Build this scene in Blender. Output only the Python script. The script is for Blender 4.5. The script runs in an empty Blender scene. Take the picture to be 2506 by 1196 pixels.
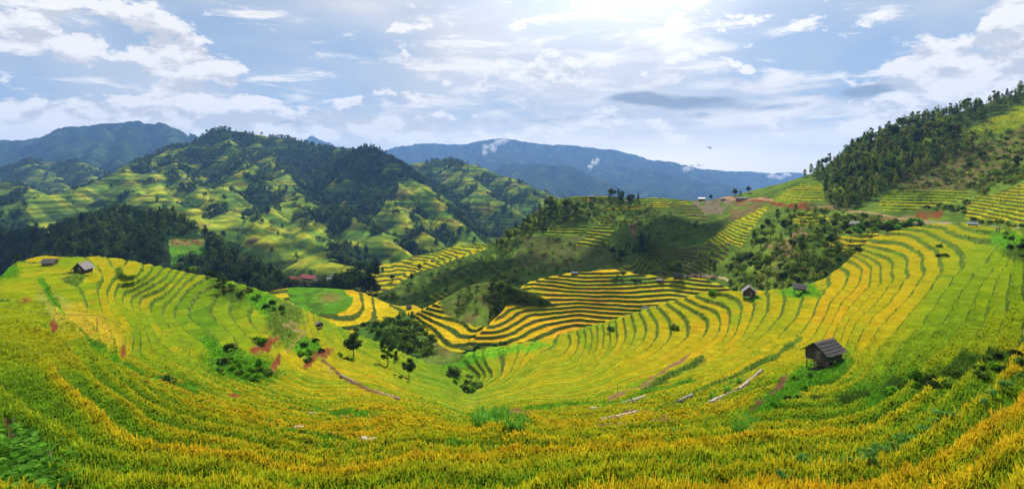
import bpy, math, random
import numpy as np
from mathutils import Vector, Matrix

RNG = np.random.default_rng(11)
random.seed(5)
# ---------------------------------------------------------------- camera model used for laying the terrain out
F = 1300.0          # focal length in photograph pixels (2506 px wide)
CX, HY = 1253.0, 440.0
SC = bpy.context.scene
COL = SC.collection


def P(px, py, D):
    return ((px - CX) / F * D, D, -(py - HY) / F * D)


# ---------------------------------------------------------------- numpy noise
def _hash(ix, iy, seed):
    ix = ix.astype(np.int64); iy = iy.astype(np.int64)
    h = (ix * 374761393 + iy * 668265263 + seed * 974634777) & 0xFFFFFFFF
    h = ((h ^ (h >> 13)) * 1274126177) & 0xFFFFFFFF
    h = ((h ^ (h >> 16)) * 2246822519) & 0xFFFFFFFF
    return ((h ^ (h >> 15)) & 0xFFFFFF) / float(0xFFFFFF)


def vnoise(x, y, seed=0):
    x = np.asarray(x, float); y = np.asarray(y, float)
    ix = np.floor(x); iy = np.floor(y)
    fx = x - ix; fy = y - iy
    ux = fx * fx * fx * (fx * (fx * 6 - 15) + 10)
    uy = fy * fy * fy * (fy * (fy * 6 - 15) + 10)
    def g(dx, dy):
        a = _hash(ix + dx, iy + dy, seed) * 2 * np.pi
        return np.cos(a) * (fx - dx) + np.sin(a) * (fy - dy)
    a = g(0, 0); b = g(1, 0); c = g(0, 1); d = g(1, 1)
    return (a + ux * (b - a) + uy * (c - a) + ux * uy * (a - b - c + d)) * 1.5


def fbm(x, y, oct=4, seed=0, gain=0.5, lac=2.03):
    s = 0; a = 1.0; t = 0
    for o in range(oct):
        s = s + a * vnoise(x, y, seed + o * 17); t += a
        x = x * lac + 3.1; y = y * lac - 1.7; a *= gain
    return s / t


def ridged(x, y, oct=4, seed=0):
    s = 0; a = 1.0; t = 0
    for o in range(oct):
        s = s + a * (1 - np.abs(vnoise(x, y, seed + o * 13)) * 1.6); t += a
        x = x * 2.07 + 5.3; y = y * 2.07 + 1.1; a *= 0.5
    return s / t


def sstep(a, b, x):
    t = np.clip((x - a) / (b - a), 0, 1)
    return t * t * (3 - 2 * t)


def rnd(n, seed=0):
    n = np.asarray(n)
    return _hash(n, n * 0 + 7, seed)


# ---------------------------------------------------------------- thin plate spline through control points
class TPS:
    def __init__(self, pts, vals, reg=1e-4):
        self.p = np.array(pts, float) / 500.0
        n = len(self.p)
        K = self.k(self.p[:, None, :] - self.p[None, :, :])
        A = np.zeros((n + 3, n + 3))
        A[:n, :n] = K + np.eye(n) * reg
        A[:n, n] = 1; A[:n, n + 1:] = self.p
        A[n, :n] = 1; A[n + 1:, :n] = self.p.T
        b = np.zeros(n + 3); b[:n] = vals
        self.w = np.linalg.solve(A, b)

    @staticmethod
    def k(d):
        r2 = (d ** 2).sum(-1)
        return 0.5 * r2 * np.log(r2 + 1e-12)

    def __call__(self, x, y):
        q = np.stack([np.ravel(x), np.ravel(y)], -1) / 500.0
        n = len(self.p)
        out = np.empty(len(q))
        for i in range(0, len(q), 20000):
            c = q[i:i + 20000]
            out[i:i + 20000] = self.k(c[:, None, :] - self.p[None]) @ self.w[:n] + self.w[n] + c @ self.w[n + 1:]
        return out.reshape(np.shape(x))


def bilin(grid, gx0, gy0, dx, dy, x, y):
    u = np.clip((x - gx0) / dx, 0, grid.shape[1] - 1.001); v = np.clip((y - gy0) / dy, 0, grid.shape[0] - 1.001)
    i = u.astype(int); j = v.astype(int); fu = u - i; fv = v - j
    return ((grid[j, i] * (1 - fu) + grid[j, i + 1] * fu) * (1 - fv) + (grid[j + 1, i] * (1 - fu) + grid[j + 1, i + 1] * fu) * fv)


def coarse(f, x, y, step=14.0):
    """evaluate a smooth function on a coarse raster and read it bilinearly"""
    x0, x1, y0, y1 = x.min(), x.max(), y.min(), y.max()
    gx = np.arange(x0, x1 + step * 2, step); gy = np.arange(y0, y1 + step * 2, step)
    G = f(*np.meshgrid(gx, gy))
    return bilin(G, x0, y0, step, step, x, y)


def polyline(pts):
    p = np.array(pts, float)
    return lambda x: np.interp(x, p[:, 0], p[:, 1])


def smooth_polyline(pts, w=18):
    f = polyline(pts)
    def g(x):
        s = 0
        for k in np.linspace(-1, 1, 7):
            s = s + f(np.asarray(x) + k * w)
        return s / 7
    return g


def inpoly(x, y, poly):
    poly = np.array(poly, float)
    inside = np.zeros(x.shape, bool)
    bb = (x >= poly[:, 0].min()) & (x <= poly[:, 0].max()) & (y >= poly[:, 1].min()) & (y <= poly[:, 1].max())
    xs = x[bb]; ys = y[bb]; r = np.zeros(xs.shape, bool)
    n = len(poly)
    for i in range(n):
        x0, y0 = poly[i]; x1, y1 = poly[(i + 1) % n]
        if y0 == y1: continue
        c = ((y0 > ys) != (y1 > ys)) & (xs < (x1 - x0) * (ys - y0) / (y1 - y0) + x0)
        r ^= c
    inside[bb] = r
    return inside


def distline(x, y, pts):
    """distance in pixels to a polyline"""
    d = np.full(x.shape, 1e9)
    for (x0, y0), (x1, y1) in zip(pts[:-1], pts[1:]):
        dx, dy = x1 - x0, y1 - y0
        t = np.clip(((x - x0) * dx + (y - y0) * dy) / (dx * dx + dy * dy + 1e-9), 0, 1)
        d = np.minimum(d, np.hypot(x - x0 - t * dx, y - y0 - t * dy))
    return d


def mixc(c, col, m):
    m = np.asarray(m)[..., None]
    return c * (1 - m) + np.array(col) * m if not isinstance(col, np.ndarray) or col.ndim == 1 else c * (1 - m) + col * m


def ramp(t, stops):
    xs = [s[0] for s in stops]
    return np.stack([np.interp(t, xs, [s[1][k] for s in stops]) for k in range(3)], -1)


# ---------------------------------------------------------------- mesh creation
def mesh_np(name, V, Fc, mat, col=None, smooth=True, parent=None, link=True):
    V = np.ascontiguousarray(V, np.float32); Fc = np.ascontiguousarray(Fc, np.int32)
    me = bpy.data.meshes.new(name)
    n, k = Fc.shape
    me.vertices.add(len(V)); me.vertices.foreach_set('co', V.ravel())
    me.loops.add(n * k); me.loops.foreach_set('vertex_index', Fc.ravel())
    me.polygons.add(n); me.polygons.foreach_set('loop_start', np.arange(0, n * k, k, dtype=np.int32))
    me.polygons.foreach_set('use_smooth', np.full(n, smooth, bool))
    me.update(calc_edges=True)
    if col is not None:
        a = me.color_attributes.new('Col', 'FLOAT_COLOR', 'POINT')
        c = np.ones((len(V), 4), np.float32); c[:, :3] = col
        a.data.foreach_set('color', c.ravel())
    if mat is not None: me.materials.append(mat)
    if not link: return me
    ob = bpy.data.objects.new(name, me); COL.objects.link(ob)
    if parent is not None: ob.parent = parent
    return ob


def tag(o, label=None, cat=None, group=None, kind=None):
    if label: o['label'] = label
    if cat: o['category'] = cat
    if group: o['group'] = group
    if kind: o['kind'] = kind
    return o


def empty(name, loc=(0, 0, 0), rz=0.0, scale=1.0):
    o = bpy.data.objects.new(name, None); COL.objects.link(o)
    o.location = loc; o.rotation_euler = (0, 0, rz); o.scale = (scale,) * 3
    o.empty_display_size = 0.3
    return o


def copy_tree(o, parent=None):
    c = o.copy(); COL.objects.link(c)
    if parent is not None: c.parent = parent
    for ch in list(o.children): copy_tree(ch, c)
    return c


class MB:
    """collects shapes, links them as one mesh object"""
    def __init__(self): self.v = []; self.f = []
    def add(self, vs, fs):
        b = len(self.v); self.v += [tuple(p) for p in vs]; self.f += [tuple(i + b for i in f) for f in fs]
    def box(self, c, s, rot=None, taper=1.0):
        vs = []
        for z in (-.5, .5):
            k = taper if z > 0 else 1.0
            for x, y in ((-.5, -.5), (.5, -.5), (.5, .5), (-.5, .5)):
                vs.append(Vector((x * s[0] * k, y * s[1] * k, z * s[2])))
        if rot is not None: vs = [rot @ v for v in vs]
        vs = [v + Vector(c) for v in vs]
        self.add(vs, [(3, 2, 1, 0), (4, 5, 6, 7), (0, 1, 5, 4), (1, 2, 6, 5), (2, 3, 7, 6), (3, 0, 4, 7)])
    def tube(self, pts, rad, n=6):
        pts = [Vector(p) for p in pts]
        if not hasattr(rad, '__len__'): rad = [rad] * len(pts)
        vs = []; fs = []
        for i, p in enumerate(pts):
            d = (pts[min(i + 1, len(pts) - 1)] - pts[max(i - 1, 0)]).normalized()
            a = d.orthogonal().normalized(); b = d.cross(a)
            for k in range(n):
                t = 2 * math.pi * k / n
                vs.append(p + (a * math.cos(t) + b * math.sin(t)) * rad[i])
        for i in range(len(pts) - 1):
            for k in range(n):
                fs.append((i * n + k, i * n + (k + 1) % n, (i + 1) * n + (k + 1) % n, (i + 1) * n + k))
        fs.append(tuple(reversed(range(n)))); fs.append(tuple((len(pts) - 1) * n + k for k in range(n)))
        self.add(vs, fs)
    def slab(self, quad, t):
        """a board: four corners and a thickness along the quad's normal"""
        q = [Vector(p) for p in quad]
        nrm = (q[1] - q[0]).cross(q[3] - q[0]).normalized() * t
        self.add(q + [p + nrm for p in q], [(3, 2, 1, 0), (4, 5, 6, 7), (0, 1, 5, 4), (1, 2, 6, 5), (2, 3, 7, 6), (3, 0, 4, 7)])
    def build(self, name, mat, parent=None, smooth=False):
        me = bpy.data.meshes.new(name); me.from_pydata(self.v, [], self.f); me.update()
        if smooth: me.polygons.foreach_set('use_smooth', np.ones(len(me.polygons), bool))
        me.materials.append(mat)
        ob = bpy.data.objects.new(name, me); COL.objects.link(ob)
        if parent is not None: ob.parent = parent
        return ob


# ---------------------------------------------------------------- materials
class NT:
    def __init__(self, tree): self.t = tree; self.n = tree.nodes; self.l = tree.links
    def new(self, typ, **kw):
        o = self.n.new(typ)
        for k, v in kw.items(): setattr(o, k, v)
        return o
    def put(self, sock, v):
        if isinstance(v, bpy.types.NodeSocket): self.l.new(v, sock)
        else: sock.default_value = v
    def math(self, op, a, b=0.0, c=None, clamp=False):
        o = self.new('ShaderNodeMath', operation=op); o.use_clamp = clamp
        self.put(o.inputs[0], a); self.put(o.inputs[1], b)
        if c is not None: self.put(o.inputs[2], c)
        return o.outputs[0]
    def mix(self, f, a, b, mode='MIX'):
        o = self.new('ShaderNodeMix', data_type='RGBA', blend_type=mode)
        self.put(o.inputs[0], f); self.put(o.inputs[6], a); self.put(o.inputs[7], b)
        return o.outputs[2]
    def noise(self, vec, scale, detail=4, rough=0.5, dist=0.0):
        o = self.new('ShaderNodeTexNoise')
        if vec is not None: self.l.new(vec, o.inputs['Vector'])
        o.inputs['Scale'].default_value = scale; o.inputs['Detail'].default_value = detail
        o.inputs['Roughness'].default_value = rough; o.inputs['Distortion'].default_value = dist
        return o.outputs[0]
    def rng(self, v, a, b, c=0.0, d=1.0, smooth=True):
        o = self.new('ShaderNodeMapRange', interpolation_type='SMOOTHSTEP' if smooth else 'LINEAR')
        self.put(o.inputs[0], v)
        for i, x in enumerate((a, b, c, d)): self.put(o.inputs[1 + i], x)
        return o.outputs[0]


def new_mat(name):
    m = bpy.data.materials.new(name); m.use_nodes = True
    t = NT(m.node_tree); t.n.clear()
    out = t.new('ShaderNodeOutputMaterial')
    return m, t, out


def mat_ground(name, s1, s2, lo=0.7, hi=1.3, bump=0.3, bdist=0.3, steps=None):
    """vertex-coloured ground with fine mottling and relief"""
    m, t, out = new_mat(name)
    geo = t.new('ShaderNodeNewGeometry'); att = t.new('ShaderNodeAttribute', attribute_name='Col')
    n1 = t.noise(geo.outputs['Position'], s1, 5, 0.65); n2 = t.noise(geo.outputs['Position'], s2, 4, 0.6)
    k = t.math('MULTIPLY', t.rng(n1, 0.25, 0.75, lo, hi, False), t.rng(n2, 0.25, 0.75, lo, hi, False))
    if steps:                                                    # small field terraces following the contours
        mp = t.new('ShaderNodeMapping'); mp.inputs['Scale'].default_value = (.006, .006, steps); t.l.new(geo.outputs['Position'], mp.inputs['Vector'])
        k = t.math('MULTIPLY', k, t.rng(t.noise(mp.outputs[0], 1.0, 2, .4), .36, .62, .55, 1.5))
    c = t.new('ShaderNodeVectorMath', operation='SCALE'); t.l.new(att.outputs['Color'], c.inputs[0]); t.l.new(k, c.inputs['Scale'])
    bs = t.new('ShaderNodeBsdfDiffuse'); t.l.new(c.outputs[0], bs.inputs['Color'])
    bp = t.new('ShaderNodeBump'); bp.inputs['Strength'].default_value = bump; bp.inputs['Distance'].default_value = bdist
    t.l.new(t.math('ADD', n1, n2), bp.inputs['Height']); t.l.new(bp.outputs[0], bs.inputs['Normal'])
    t.l.new(bs.outputs[0], out.inputs['Surface'])
    return m


def mat_leaf(name, col=None, transl=0.35, var=0.35, attr=True, hue=None):
    """leaf faces: diffuse with light passing through; colour by attribute or fixed, varied per object and per place"""
    m, t, out = new_mat(name)
    geo = t.new('ShaderNodeNewGeometry')
    if attr:
        a = t.new('ShaderNodeAttribute', attribute_name='Col'); base = a.outputs['Color']
    else:
        rgb = t.new('ShaderNodeRGB'); rgb.outputs[0].default_value = (*col, 1); base = rgb.outputs[0]
    oi = t.new('ShaderNodeObjectInfo')
    n = t.noise(geo.outputs['Position'], 0.9, 2, 0.5)
    k = t.math('MULTIPLY', t.rng(oi.outputs['Random'], 0, 1, 1 - var, 1 + var, False), t.rng(n, 0.3, 0.7, 0.75, 1.25, False))
    c = t.new('ShaderNodeVectorMath', operation='SCALE'); t.put(c.inputs[0], base); t.l.new(k, c.inputs['Scale'])
    if hue:
        mx = t.mix(t.math('MULTIPLY', oi.outputs['Random'], 0.6), c.outputs[0], (*hue, 1))
        colr = mx
    else: colr = c.outputs[0]
    d = t.new('ShaderNodeBsdfDiffuse'); t.put(d.inputs['Color'], colr)
    if transl <= 0:
        t.l.new(d.outputs[0], out.inputs['Surface']); return m
    tr = t.new('ShaderNodeBsdfTranslucent'); t.put(tr.inputs['Color'], colr)
    ms = t.new('ShaderNodeMixShader'); ms.inputs[0].default_value = transl
    t.l.new(d.outputs[0], ms.inputs[1]); t.l.new(tr.outputs[0], ms.inputs[2])
    t.l.new(ms.outputs[0], out.inputs['Surface'])
    return m


def mat_plain(name, col, rough=0.8, s=3.0, amount=0.35, stretch=(1, 1, 1), bump=0.2, col2=None, transl=0.0):
    m, t, out = new_mat(name)
    tc = t.new('ShaderNodeTexCoord'); mp = t.new('ShaderNodeMapping'); mp.inputs['Scale'].default_value = stretch
    t.l.new(tc.outputs['Object'], mp.inputs['Vector'])
    n1 = t.noise(mp.outputs[0], s, 5, 0.65); n2 = t.noise(mp.outputs[0], s * 0.2, 3, 0.6)
    c2 = col2 or tuple(c * (1 - amount) for c in col)
    f = t.rng(t.math('ADD', n1, t.math('MULTIPLY', n2, 0.7)), 0.55, 1.1, 0, 1, False)
    c = t.mix(f, (*c2, 1), (*tuple(min(1, x * (1 + amount * .5)) for x in col), 1))
    b = t.new('ShaderNodeBsdfPrincipled'); t.put(b.inputs['Base Color'], c); b.inputs['Roughness'].default_value = rough
    bp = t.new('ShaderNodeBump'); bp.inputs['Strength'].default_value = bump; bp.inputs['Distance'].default_value = 0.05
    t.l.new(n1, bp.inputs['Height']); t.l.new(bp.outputs[0], b.inputs['Normal'])
    t.l.new(b.outputs[0], out.inputs['Surface'])
    return m
# ================================================================ camera, sun, sky
SUN_EL, SUN_AZ = math.radians(45), math.radians(8)     # azimuth from +Y towards +X
cd = bpy.data.cameras.new('camera'); cam = bpy.data.objects.new('camera', cd); COL.objects.link(cam)
cam.location = (0, 0, 0); cam.rotation_euler = (math.radians(90), 0, 0)
cd.sensor_width = 36.0; cd.lens = 36.0 * F / 2506.0; cd.shift_y = -(598.0 - HY) / 2506.0
cd.clip_start = 0.1; cd.clip_end = 60000
SC.camera = cam
sd = bpy.data.lights.new('sun', 'SUN'); sun = bpy.data.objects.new('sun', sd); COL.objects.link(sun)
sd.energy = 5.0; sd.angle = math.radians(0.6); sd.color = (1.0, 0.93, 0.80)
sv = Vector((math.sin(SUN_AZ) * math.cos(SUN_EL), math.cos(SUN_AZ) * math.cos(SUN_EL), math.sin(SUN_EL)))
sun.rotation_euler = sv.to_track_quat('Z', 'Y').to_euler(); sun.location = (0, 0, 200)

W = bpy.data.worlds.new('World'); SC.world = W; W.use_nodes = True
w = NT(W.node_tree); w.n.clear()
wout = w.new('ShaderNodeOutputWorld'); bg = w.new('ShaderNodeBackground'); bg.inputs['Strength'].default_value = 0.1
w.l.new(bg.outputs[0], wout.inputs['Surface'])
sky = w.new('ShaderNodeTexSky', sky_type='NISHITA'); sky.sun_disc = False
sky.sun_elevation = SUN_EL; sky.sun_rotation = SUN_AZ; sky.altitude = 1200; sky.air_density = 1.2; sky.dust_density = 0.6; sky.ozone_density = 2.0
tc = w.new('ShaderNodeTexCoord')
sep = w.new('ShaderNodeSeparateXYZ'); w.l.new(tc.outputs['Generated'], sep.inputs[0])
az = w.math('ARCTAN2', sep.outputs[0], sep.outputs[1]); el = w.math('ARCSINE', sep.outputs[2])


def azel(px, py):
    a = math.atan2(px - CX, F); return a, math.atan2(HY - py, math.hypot(px - CX, F))


def blob(px, py, sx, sy, amp):
    """a soft elliptic region of the sky, given by where it stands over the valley"""
    a, e = azel(px, py); sa = sx / F * math.cos(a) ** 2; se = sy / F * math.cos(a)
    du = w.math('MULTIPLY', w.math('SUBTRACT', az, a), 1 / sa); dv = w.math('MULTIPLY', w.math('SUBTRACT', el, e), 1 / se)
    r = w.math('ADD', w.math('MULTIPLY', du, du), w.math('MULTIPLY', dv, dv))
    return w.math('MULTIPLY', w.math('POWER', 2.71828, w.math('MULTIPLY', r, -1)), amp)


def total(items):
    s = None
    for it in items:
        b = blob(*it); s = b if s is None else w.math('ADD', s, b)
    return s


def vec(a, b, c=0.0):
    o = w.new('ShaderNodeCombineXYZ'); w.put(o.inputs[0], a); w.put(o.inputs[1], b); w.put(o.inputs[2], c); return o.outputs[0]


el1 = w.math('MULTIPLY', el, 1.9); el2 = w.math('MULTIPLY', el, 4.2)
vc = vec(az, el1, 0.3)
vc_up = vec(w.math('ADD', az, 0.004), w.math('ADD', el1, 0.034), 0.3)
vs = vec(w.math('ADD', az, w.math('MULTIPLY', el, 0.15)), el2, 1.7)
N1 = w.noise(vc, 12.0, 10, 0.62, 0.2); N1u = w.noise(vc_up, 12.0, 6, 0.6, 0.2)
N2 = w.noise(vs, 7.5, 9, 0.60, 0.35)                      # streaky layer
N3 = w.noise(vec(az, w.math('MULTIPLY', el, 2.4), 5.0), 2.6, 4, 0.5, 0.2)   # thin veil
NL = w.noise(vec(az, el1, 9.0), 3.0, 3, 0.5)
# where cumulus stands thick (+) and where the blue shows (-)
cum = total([(120, 60, 330, 90, .20), (430, 140, 110, 75, .30), (560, 165, 60, 40, .22), (160, 130, 190, 50, .14), (480, 235, 190, 36, .28), (60, 265, 160, 60, .22), (330, 285, 330, 36, .26),
             (800, 300, 230, 42, .34), (1000, 232, 70, 13, .34), (1095, 205, 45, 18, .22), (845, 245, 60, 16, .2), (1150, 320, 260, 36, .24), (1420, 180, 170, 26, .24),
             (2300, 150, 190, 80, .34), (2420, 250, 240, 90, .40), (2180, 330, 130, 70, .34), (2470, 50, 60, 60, .2), (1780, 60, 110, 30, .14),
             (250, 205, 160, 26, -.22), (740, 215, 170, 70, -.26), (640, 60, 180, 70, -.14), (2010, 140, 110, 60, -.2), (40, 240, 60, 18, -.16), (1050, 265, 170, 14, -.2), (590, 110, 40, 30, -.1)])
streak = total([(1450, 60, 300, 80, .15), (1600, 130, 260, 50, .16), (1250, 160, 260, 60, .14), (1700, 300, 560, 110, .22), (1250, 250, 220, 60, .12), (1900, 250, 240, 60, .14), (1560, 370, 560, 60, .36), (1950, 390, 200, 60, .34), (1250, 330, 300, 40, .2),
                (2020, 295, 130, 14, -.30), (2000, 140, 130, 55, -.22), (1650, 165, 120, 12, -.12)])
dark = total([(1560, 240, 70, 16, .95), (1690, 250, 160, 22, .85), (2110, 222, 85, 22, .95), (1290, 295, 140, 17, .34), (1480, 285, 150, 14, .32), (1650, 290, 90, 9, .28), (1720, 338, 80, 9, .24), (1860, 335, 90, 10, .26),
              (760, 305, 70, 26, .34), (230, 300, 90, 18, .22), (1900, 262, 120, 10, .2), (1620, 45, 80, 10, .22), (1080, 310, 120, 16, .22), (2400, 190, 170, 70, .10)])
glow = total([(1470, 0, 300, 90, .36), (1600, 120, 300, 70, .06), (1500, -260, 400, 240, .6), (1350, 395, 800, 34, .08)])
dc = w.rng(w.math('ADD', w.math('MULTIPLY_ADD', N1, 1.45, -0.235), w.math('MULTIPLY', cum, .95)), 0.565, 0.680)
ds = w.rng(w.math('ADD', w.math('MULTIPLY_ADD', N2, 1.3, -0.15), streak), 0.54, 0.74)
veil = w.rng(N3, 0.28, 0.70, 0.08, 0.74)
veil = w.math('ADD', veil, total([(900, 30, 330, 70, .32), (1300, 120, 420, 100, .36), (1900, 30, 300, 60, .26), (1500, 250, 600, 120, .3)]), clamp=True)
# light on the cloud: brighter where it thins out towards the sun above it
lit = w.rng(w.math('SUBTRACT', N1, N1u), -0.09, 0.07, 0.0, 1.0)
lit = w.math('MULTIPLY', lit, w.rng(NL, 0.3, 0.7, 0.8, 1.1, False))
nb = w.math('ADD', w.math('MULTIPLY', w.math('SUBTRACT', N2, 0.5), 1.1), 1.0)
dk = w.rng(w.math('ADD', w.math('MULTIPLY', dark, .85), w.math('MULTIPLY_ADD', N2, 1.5, -0.75)), 0.22, 0.62, 0.0, 0.92)
white = w.mix(lit, (4.7, 4.8, 4.9, 1), (7.5, 7.3, 7.0, 1))
swhite = w.mix(w.rng(N2, 0.35, 0.7), (3.9, 4.3, 4.9, 1), (7.4, 7.2, 6.8, 1))
blue = w.mix(1.0, sky.outputs[0], (1.0, 1.0, 1.0, 1), 'MULTIPLY')
# overall blue keeps the sky model's brightness but leans to a clear mid blue
blue = w.mix(0.72, blue, (0.78, 1.85, 3.5, 1))
c0 = w.mix(veil, blue, (5.35, 5.4, 5.5, 1))
c1 = w.mix(ds, c0, swhite)
c2 = w.mix(dc, c1, white)
c3 = w.mix(dk, c2, (1.9, 2.4, 3.0, 1))
hz = w.math('ADD', w.rng(el, 0.0, 0.12, 0.45, 0.0), blob(1600, 395, 560, 70, .62), clamp=True)
c4 = w.mix(hz, c3, (12.5, 11.0, 8.2, 1))
gl = w.new('ShaderNodeVectorMath', operation='SCALE'); gl.inputs[0].default_value = (6.6, 6.4, 5.8); w.l.new(glow, gl.inputs['Scale'])
c5 = w.mix(1.0, c4, gl.outputs[0], 'ADD')
w.l.new(c5, bg.inputs['Color'])
W.cycles.sampling_method = 'MANUAL'; W.cycles.sample_map_resolution = 512

SC.view_settings.view_transform = 'Standard'; SC.view_settings.look = 'None'
SC.view_settings.exposure = 0.55; SC.view_settings.gamma = 1.0; SC.view_settings.use_curve_mapping = False
SC.cycles.max_bounces = 8; SC.cycles.diffuse_bounces = 4; SC.cycles.glossy_bounces = 1; SC.cycles.transmission_bounces = 5
SC.cycles.volume_bounces = 0; SC.cycles.transparent_max_bounces = 20
SC.cycles.caustics_reflective = False; SC.cycles.caustics_refractive = False
SC.cycles.sample_clamp_indirect = 4.0
try:
    SC.cycles.use_denoising = True; SC.cycles.denoiser = 'OPENIMAGEDENOISE'
    SC.cycles.denoising_input_passes = 'RGB_ALBEDO_NORMAL'
except Exception: pass
# ================================================================ terrain
G_NEAR = mat_ground('rice_ground', 2.2, 0.35, 0.82, 1.18, 0.5, 0.15)
G_MID = mat_ground('slope_ground', 0.5, 0.09, 0.72, 1.28, 0.7, 0.8)
G_FIELD = mat_ground('field_slopes', 0.16, 0.03, 0.75, 1.25, 0.8, 2.0, steps=.20)
G_FAR = mat_ground('mountain_ground', 0.07, 0.013, 0.75, 1.25, 0.8, 5.0)
# vegetation and soil colours (base colours, lighting does the rest)
GREEN = (.085, .190, .010); YGREEN = (.190, .265, .009); YELLOW = (.390, .300, .008); ORANGE = (.460, .250, .010); RUST = (.290, .135, .014)
RIPE = [(0, GREEN), (.25, YGREEN), (.55, YELLOW), (.8, ORANGE), (1.0, RUST)]
RISER = (.095, .150, .020); GRASS = (.100, .185, .016); LUSH = (.085, .230, .012); SCRUB = (.060, .095, .018)
SOIL = (.125, .070, .036); REDSOIL = (.165, .052, .020); BROWN = (.150, .105, .045); PATHC = (.280, .215, .145)
FOREST = (.034, .066, .015)


class Sheet:
    """a terrain sheet laid out along the sight lines of the valley: every vertex has its own real distance"""
    def __init__(s, px0, px1, ncol, top, bot, nrow, ctrl, power=1.0, reg=1e-4, rough=None, back=12, backdrop=1.0):
        c = np.linspace(px0, px1, ncol); r = np.linspace(0, 1, nrow) ** power
        s.top = top
        T = top(c); B = bot(c)
        PX = np.repeat(c[None], nrow, 0); PY = B[None] + (T - B)[None] * r[:, None]
        f = TPS([(a, b) for a, b, d in ctrl], [math.log(d) for a, b, d in ctrl], reg)
        D = np.exp(coarse(f, PX, PY))
        # behind the crest the hill rolls over and falls away
        kb = np.arange(1, back + 1)[:, None]
        Dt = D[-1:]; Zt = -(PY[-1:] - HY) / F * Dt
        Db = Dt * (1 + 0.012 * kb + 0.0045 * kb ** 2)
        Zb = Zt - (Db - Dt) * np.minimum(0.10 * kb, 0.75) * backdrop
        PXb = np.repeat(c[None], back, 0)
        s.X = np.concatenate([(PX - CX) / F * D, (PXb - CX) / F * Db]); s.Y = np.concatenate([D, Db])
        s.Z = np.concatenate([-(PY - HY) / F * D, Zb])
        s.PX = np.concatenate([PX, PXb]); s.PY = np.concatenate([PY, np.repeat(T[None], back, 0) - kb])
        s.nfront = nrow
        s.Z0 = s.Z.copy(); s.q = np.zeros_like(s.Z); s.tread = np.zeros_like(s.Z)
        if rough: s.Z += rough * fbm(s.X / (rough * 14), s.Y / (rough * 14), 4, 3)
        s.C = np.zeros(s.Z.shape + (3,))

    def terrace(s, step, riser=0.25, mask=None, warp=0.5, wl=45.0, seed=1, qfun=None):
        w = warp * fbm(s.X / wl, s.Y / wl, 3, seed) + 0.06 * vnoise(s.X / 3.0, s.Y / 3.0, seed + 5)
        if qfun is None: q = s.Z0 / step + w
        else: q, step = qfun(s.Z0); q = q + w
        n = np.floor(q); u = q - n
        g = sstep(1 - riser, 1.0, u)
        dz = step * (g - u + 0.35)
        m = 1.0 if mask is None else mask
        s.Z = s.Z + dz * m
        if mask is None: s.q = q; s.tread = 1 - sstep(0.02, 0.25, g)
        else:
            s.q = np.where(mask > 0.3, q, s.q); s.tread = np.where(mask > 0.3, 1 - sstep(0.02, 0.25, g), s.tread)
        return n, u, g

    def build(s, name, mat):
        nr, nc = s.Z.shape
        i = np.arange((nr - 1) * nc).reshape(nr - 1, nc)[:, :-1].ravel()
        Fc = np.stack([i, i + 1, i + nc + 1, i + nc], -1)
        V = np.stack([s.X, s.Y, s.Z], -1).reshape(-1, 3)
        o = mesh_np(name, V, Fc, mat, np.clip(s.C.reshape(-1, 3), 0.004, 1))
        tag(o, kind='structure')
        n = s.nfront
        s.sx = (CX + F * s.X / s.Y)[:n]; s.sy = (HY - F * s.Z / s.Y)[:n]
        return o

    def at(s, px, py):
        """the point of this sheet that stands at a given place of the photograph"""
        j = int(np.argmin(np.abs(s.sx[0] - px)))
        i = int(np.argmin(np.abs(s.sy[:, j] - py)))
        return Vector((s.X[i, j], s.Y[i, j], s.Z[i, j]))


def mottle(C, X, Y, s, amt, seed):
    return C * (1 + amt * fbm(X / s, Y / s, 4, seed))[..., None]


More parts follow.
